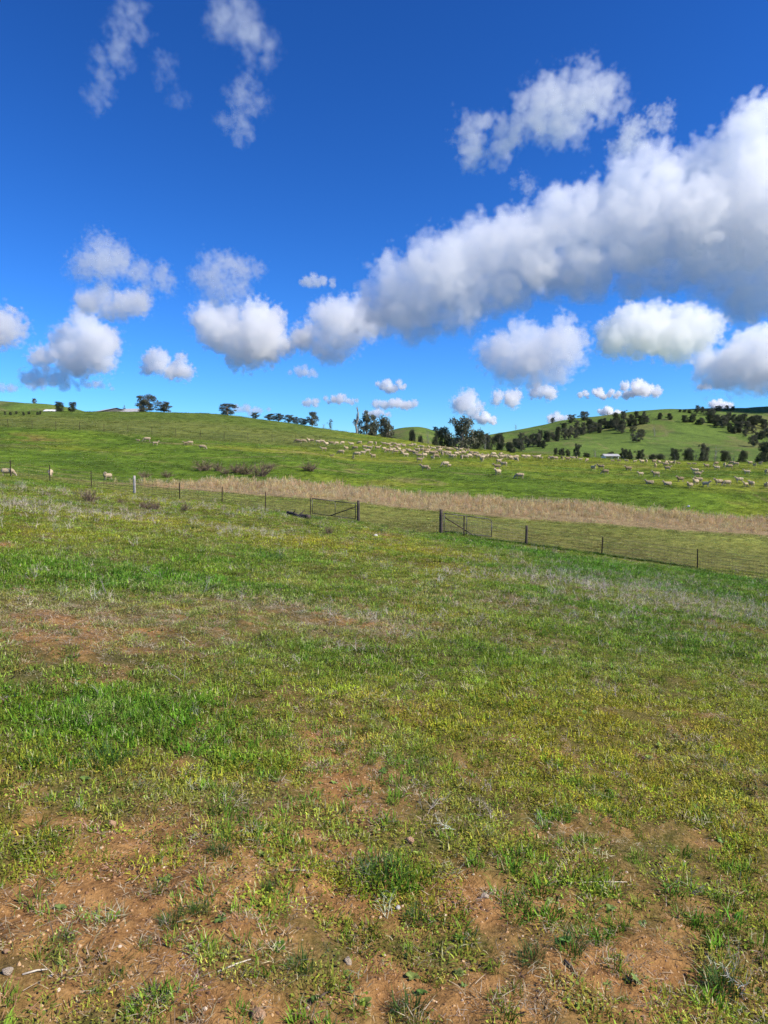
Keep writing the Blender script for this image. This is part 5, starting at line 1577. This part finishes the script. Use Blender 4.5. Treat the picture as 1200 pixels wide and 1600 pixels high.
for lb, u, v, ru, rv, t in (('small grey flat cloud above the lone tall gums', 610, 604, 28, 10, 2), ('small grey cloud left of the lone tall gums', 533, 625, 27, 9, 1.6), ('tiny grey cloud over the left ridge trees', 485, 630, 15, 8, 1.2),
        ('low grey cloud just right of the lone tall gums', 622, 632, 36, 12, 1.8), ('low white cloud behind the big dark gum', 760, 655, 16, 11, 3), ('oval white cloud above the right hill crest', 1000, 610, 36, 14, 3),
        ('flat white cloud left of the oval one over the hill', 936, 616, 32, 9, 2.4), ('little white cloud peeping over the right hilltop trees', 1124, 633, 15, 10, 3), ('little cloud touching the left shoulder of the right hill', 872, 655, 20, 10, 2),
        ('white cloud peeking behind the crest of the right hill', 952, 644, 20, 8, 3), ('tiny pale cloud between hill crest and big clouds', 1102, 604, 12, 6, 1), ('faint grey wisp above the left ridge', 390, 640, 28, 9, .9),
        ('faint grey wisp over the dark shed', 140, 603, 40, 9, .6), ('thin wisp left of the huge bank', 492, 442, 34, 12, .7), ('small wisp under the heaped middle cloud', 475, 582, 22, 10, .8), ('grey cloud scrap low behind the left gums', 590, 645, 22, 8, 1.6)):
    cloud(lb, [(u - ru * .5, v, ru * .6, rv * .62), (u, v - rv * .12, ru * .65, rv * .8), (u + ru * .5, v + 1, ru * .6, rv * .58)], t * 1.4, 1.6, vox=14, grow=1.3)
cloud('tall slanting wisp at the top left of the sky', [(204,30,24,60,14),(182,85,24,66,16),(158,135,20,50,14)], 0.75, 1.9, grow=1.22, soft=1.15, grain=1.25)
cloud('faint wisp between the two top left wisps', [(255,112,22,44,-25),(282,152,18,32,-20)], .35, 1.9, grow=1.1, soft=1.15, grain=1.25)
cloud('bright small wisp at the top left of centre', [(370,35,36,46,-30),(398,70,26,36,-20)], 0.9, 1.9, grow=1.22, soft=1.15, grain=1.25)
cloud('lower wisp under the bright small one at top left', [(384,155,24,46,8),(374,198,34,22,0)], 0.85, 1.9, grow=1.22, soft=1.15, grain=1.25)
cloud('wind torn cloud high on the right above the huge bank', [(750,225,44,34,25),(800,200,44,30,25),(865,160,56,46,0),(925,150,44,40,0),(885,200,40,30,0)], 1.3, 2.2, grow=1.05, soft=.55, grain=1.0)
cloud('small puff between the torn cloud and the huge bank', [(985,218,34,24),(1030,190,26,18)], 1.1, 2.6, soft=.6)
cloud('small thin scrap under the torn cloud', [(820,288,24,14,30)], .5, 2.8, soft=.8)

def cloud_over(label, target, rx, ry, rz, alt, tau=6.0):
    """a cloud off to the right whose shadow falls on a hill in view"""
    t = (alt - target[2]) / sdir.z
    c = np.array(target) + np.array(sdir) * t
    rng = np.random.default_rng(int(alt))
    q = rng.normal(size=(46, 3)); q /= np.linalg.norm(q, axis=1)[:, None]; q *= rng.uniform(0, .75, 46)[:, None] ** .7
    cs = q * np.array([rx, ry, rz]); rs = rz * rng.uniform(.6, .95, 46)
    me = bpy.data.meshes.new('cloud'); me.from_pydata(cs.tolist(), [], [])
    a = me.attributes.new('rad', 'FLOAT', 'POINT'); a.data.foreach_set('value', rs)
    o = obj('cloud', me, M_CLOUD, None, c)
    mn = (cs - rs[:, None] * 1.3).min(0); mx = (cs + rs[:, None] * 1.3).max(0)
    res = np.clip(((mx - mn) / (rz / 9)).astype(int), 8, 160)
    mo = o.modifiers.new('vapour', 'NODES'); mo.node_group = G_CLOUD
    for k, val in (('Min', mn.tolist()), ('Max', mx.tolist()), ('Res', [float(v) for v in res]), ('Size', rz), ('Den', tau / (2 * rz)), ('Wisp', 1.2), ('Seed', alt), ('Soft', .3)):
        mo[CLOUD_IDS[k]] = val
    tag(o, label, 'cloud', 'clouds beyond the right edge', 'stuff')
cloud_over('cloud out of view on the right shading the dark hilltop', (600, 960, 66), 170, 130, 75, 905)
cloud_over('cloud out of view on the right shading the little hill', (20, 590, 24), 60, 26, 26, 760)
cloud_over('cloud out of view on the right shading the far left hill foot', (-270, 440, 10), 60, 20, 20, 830)
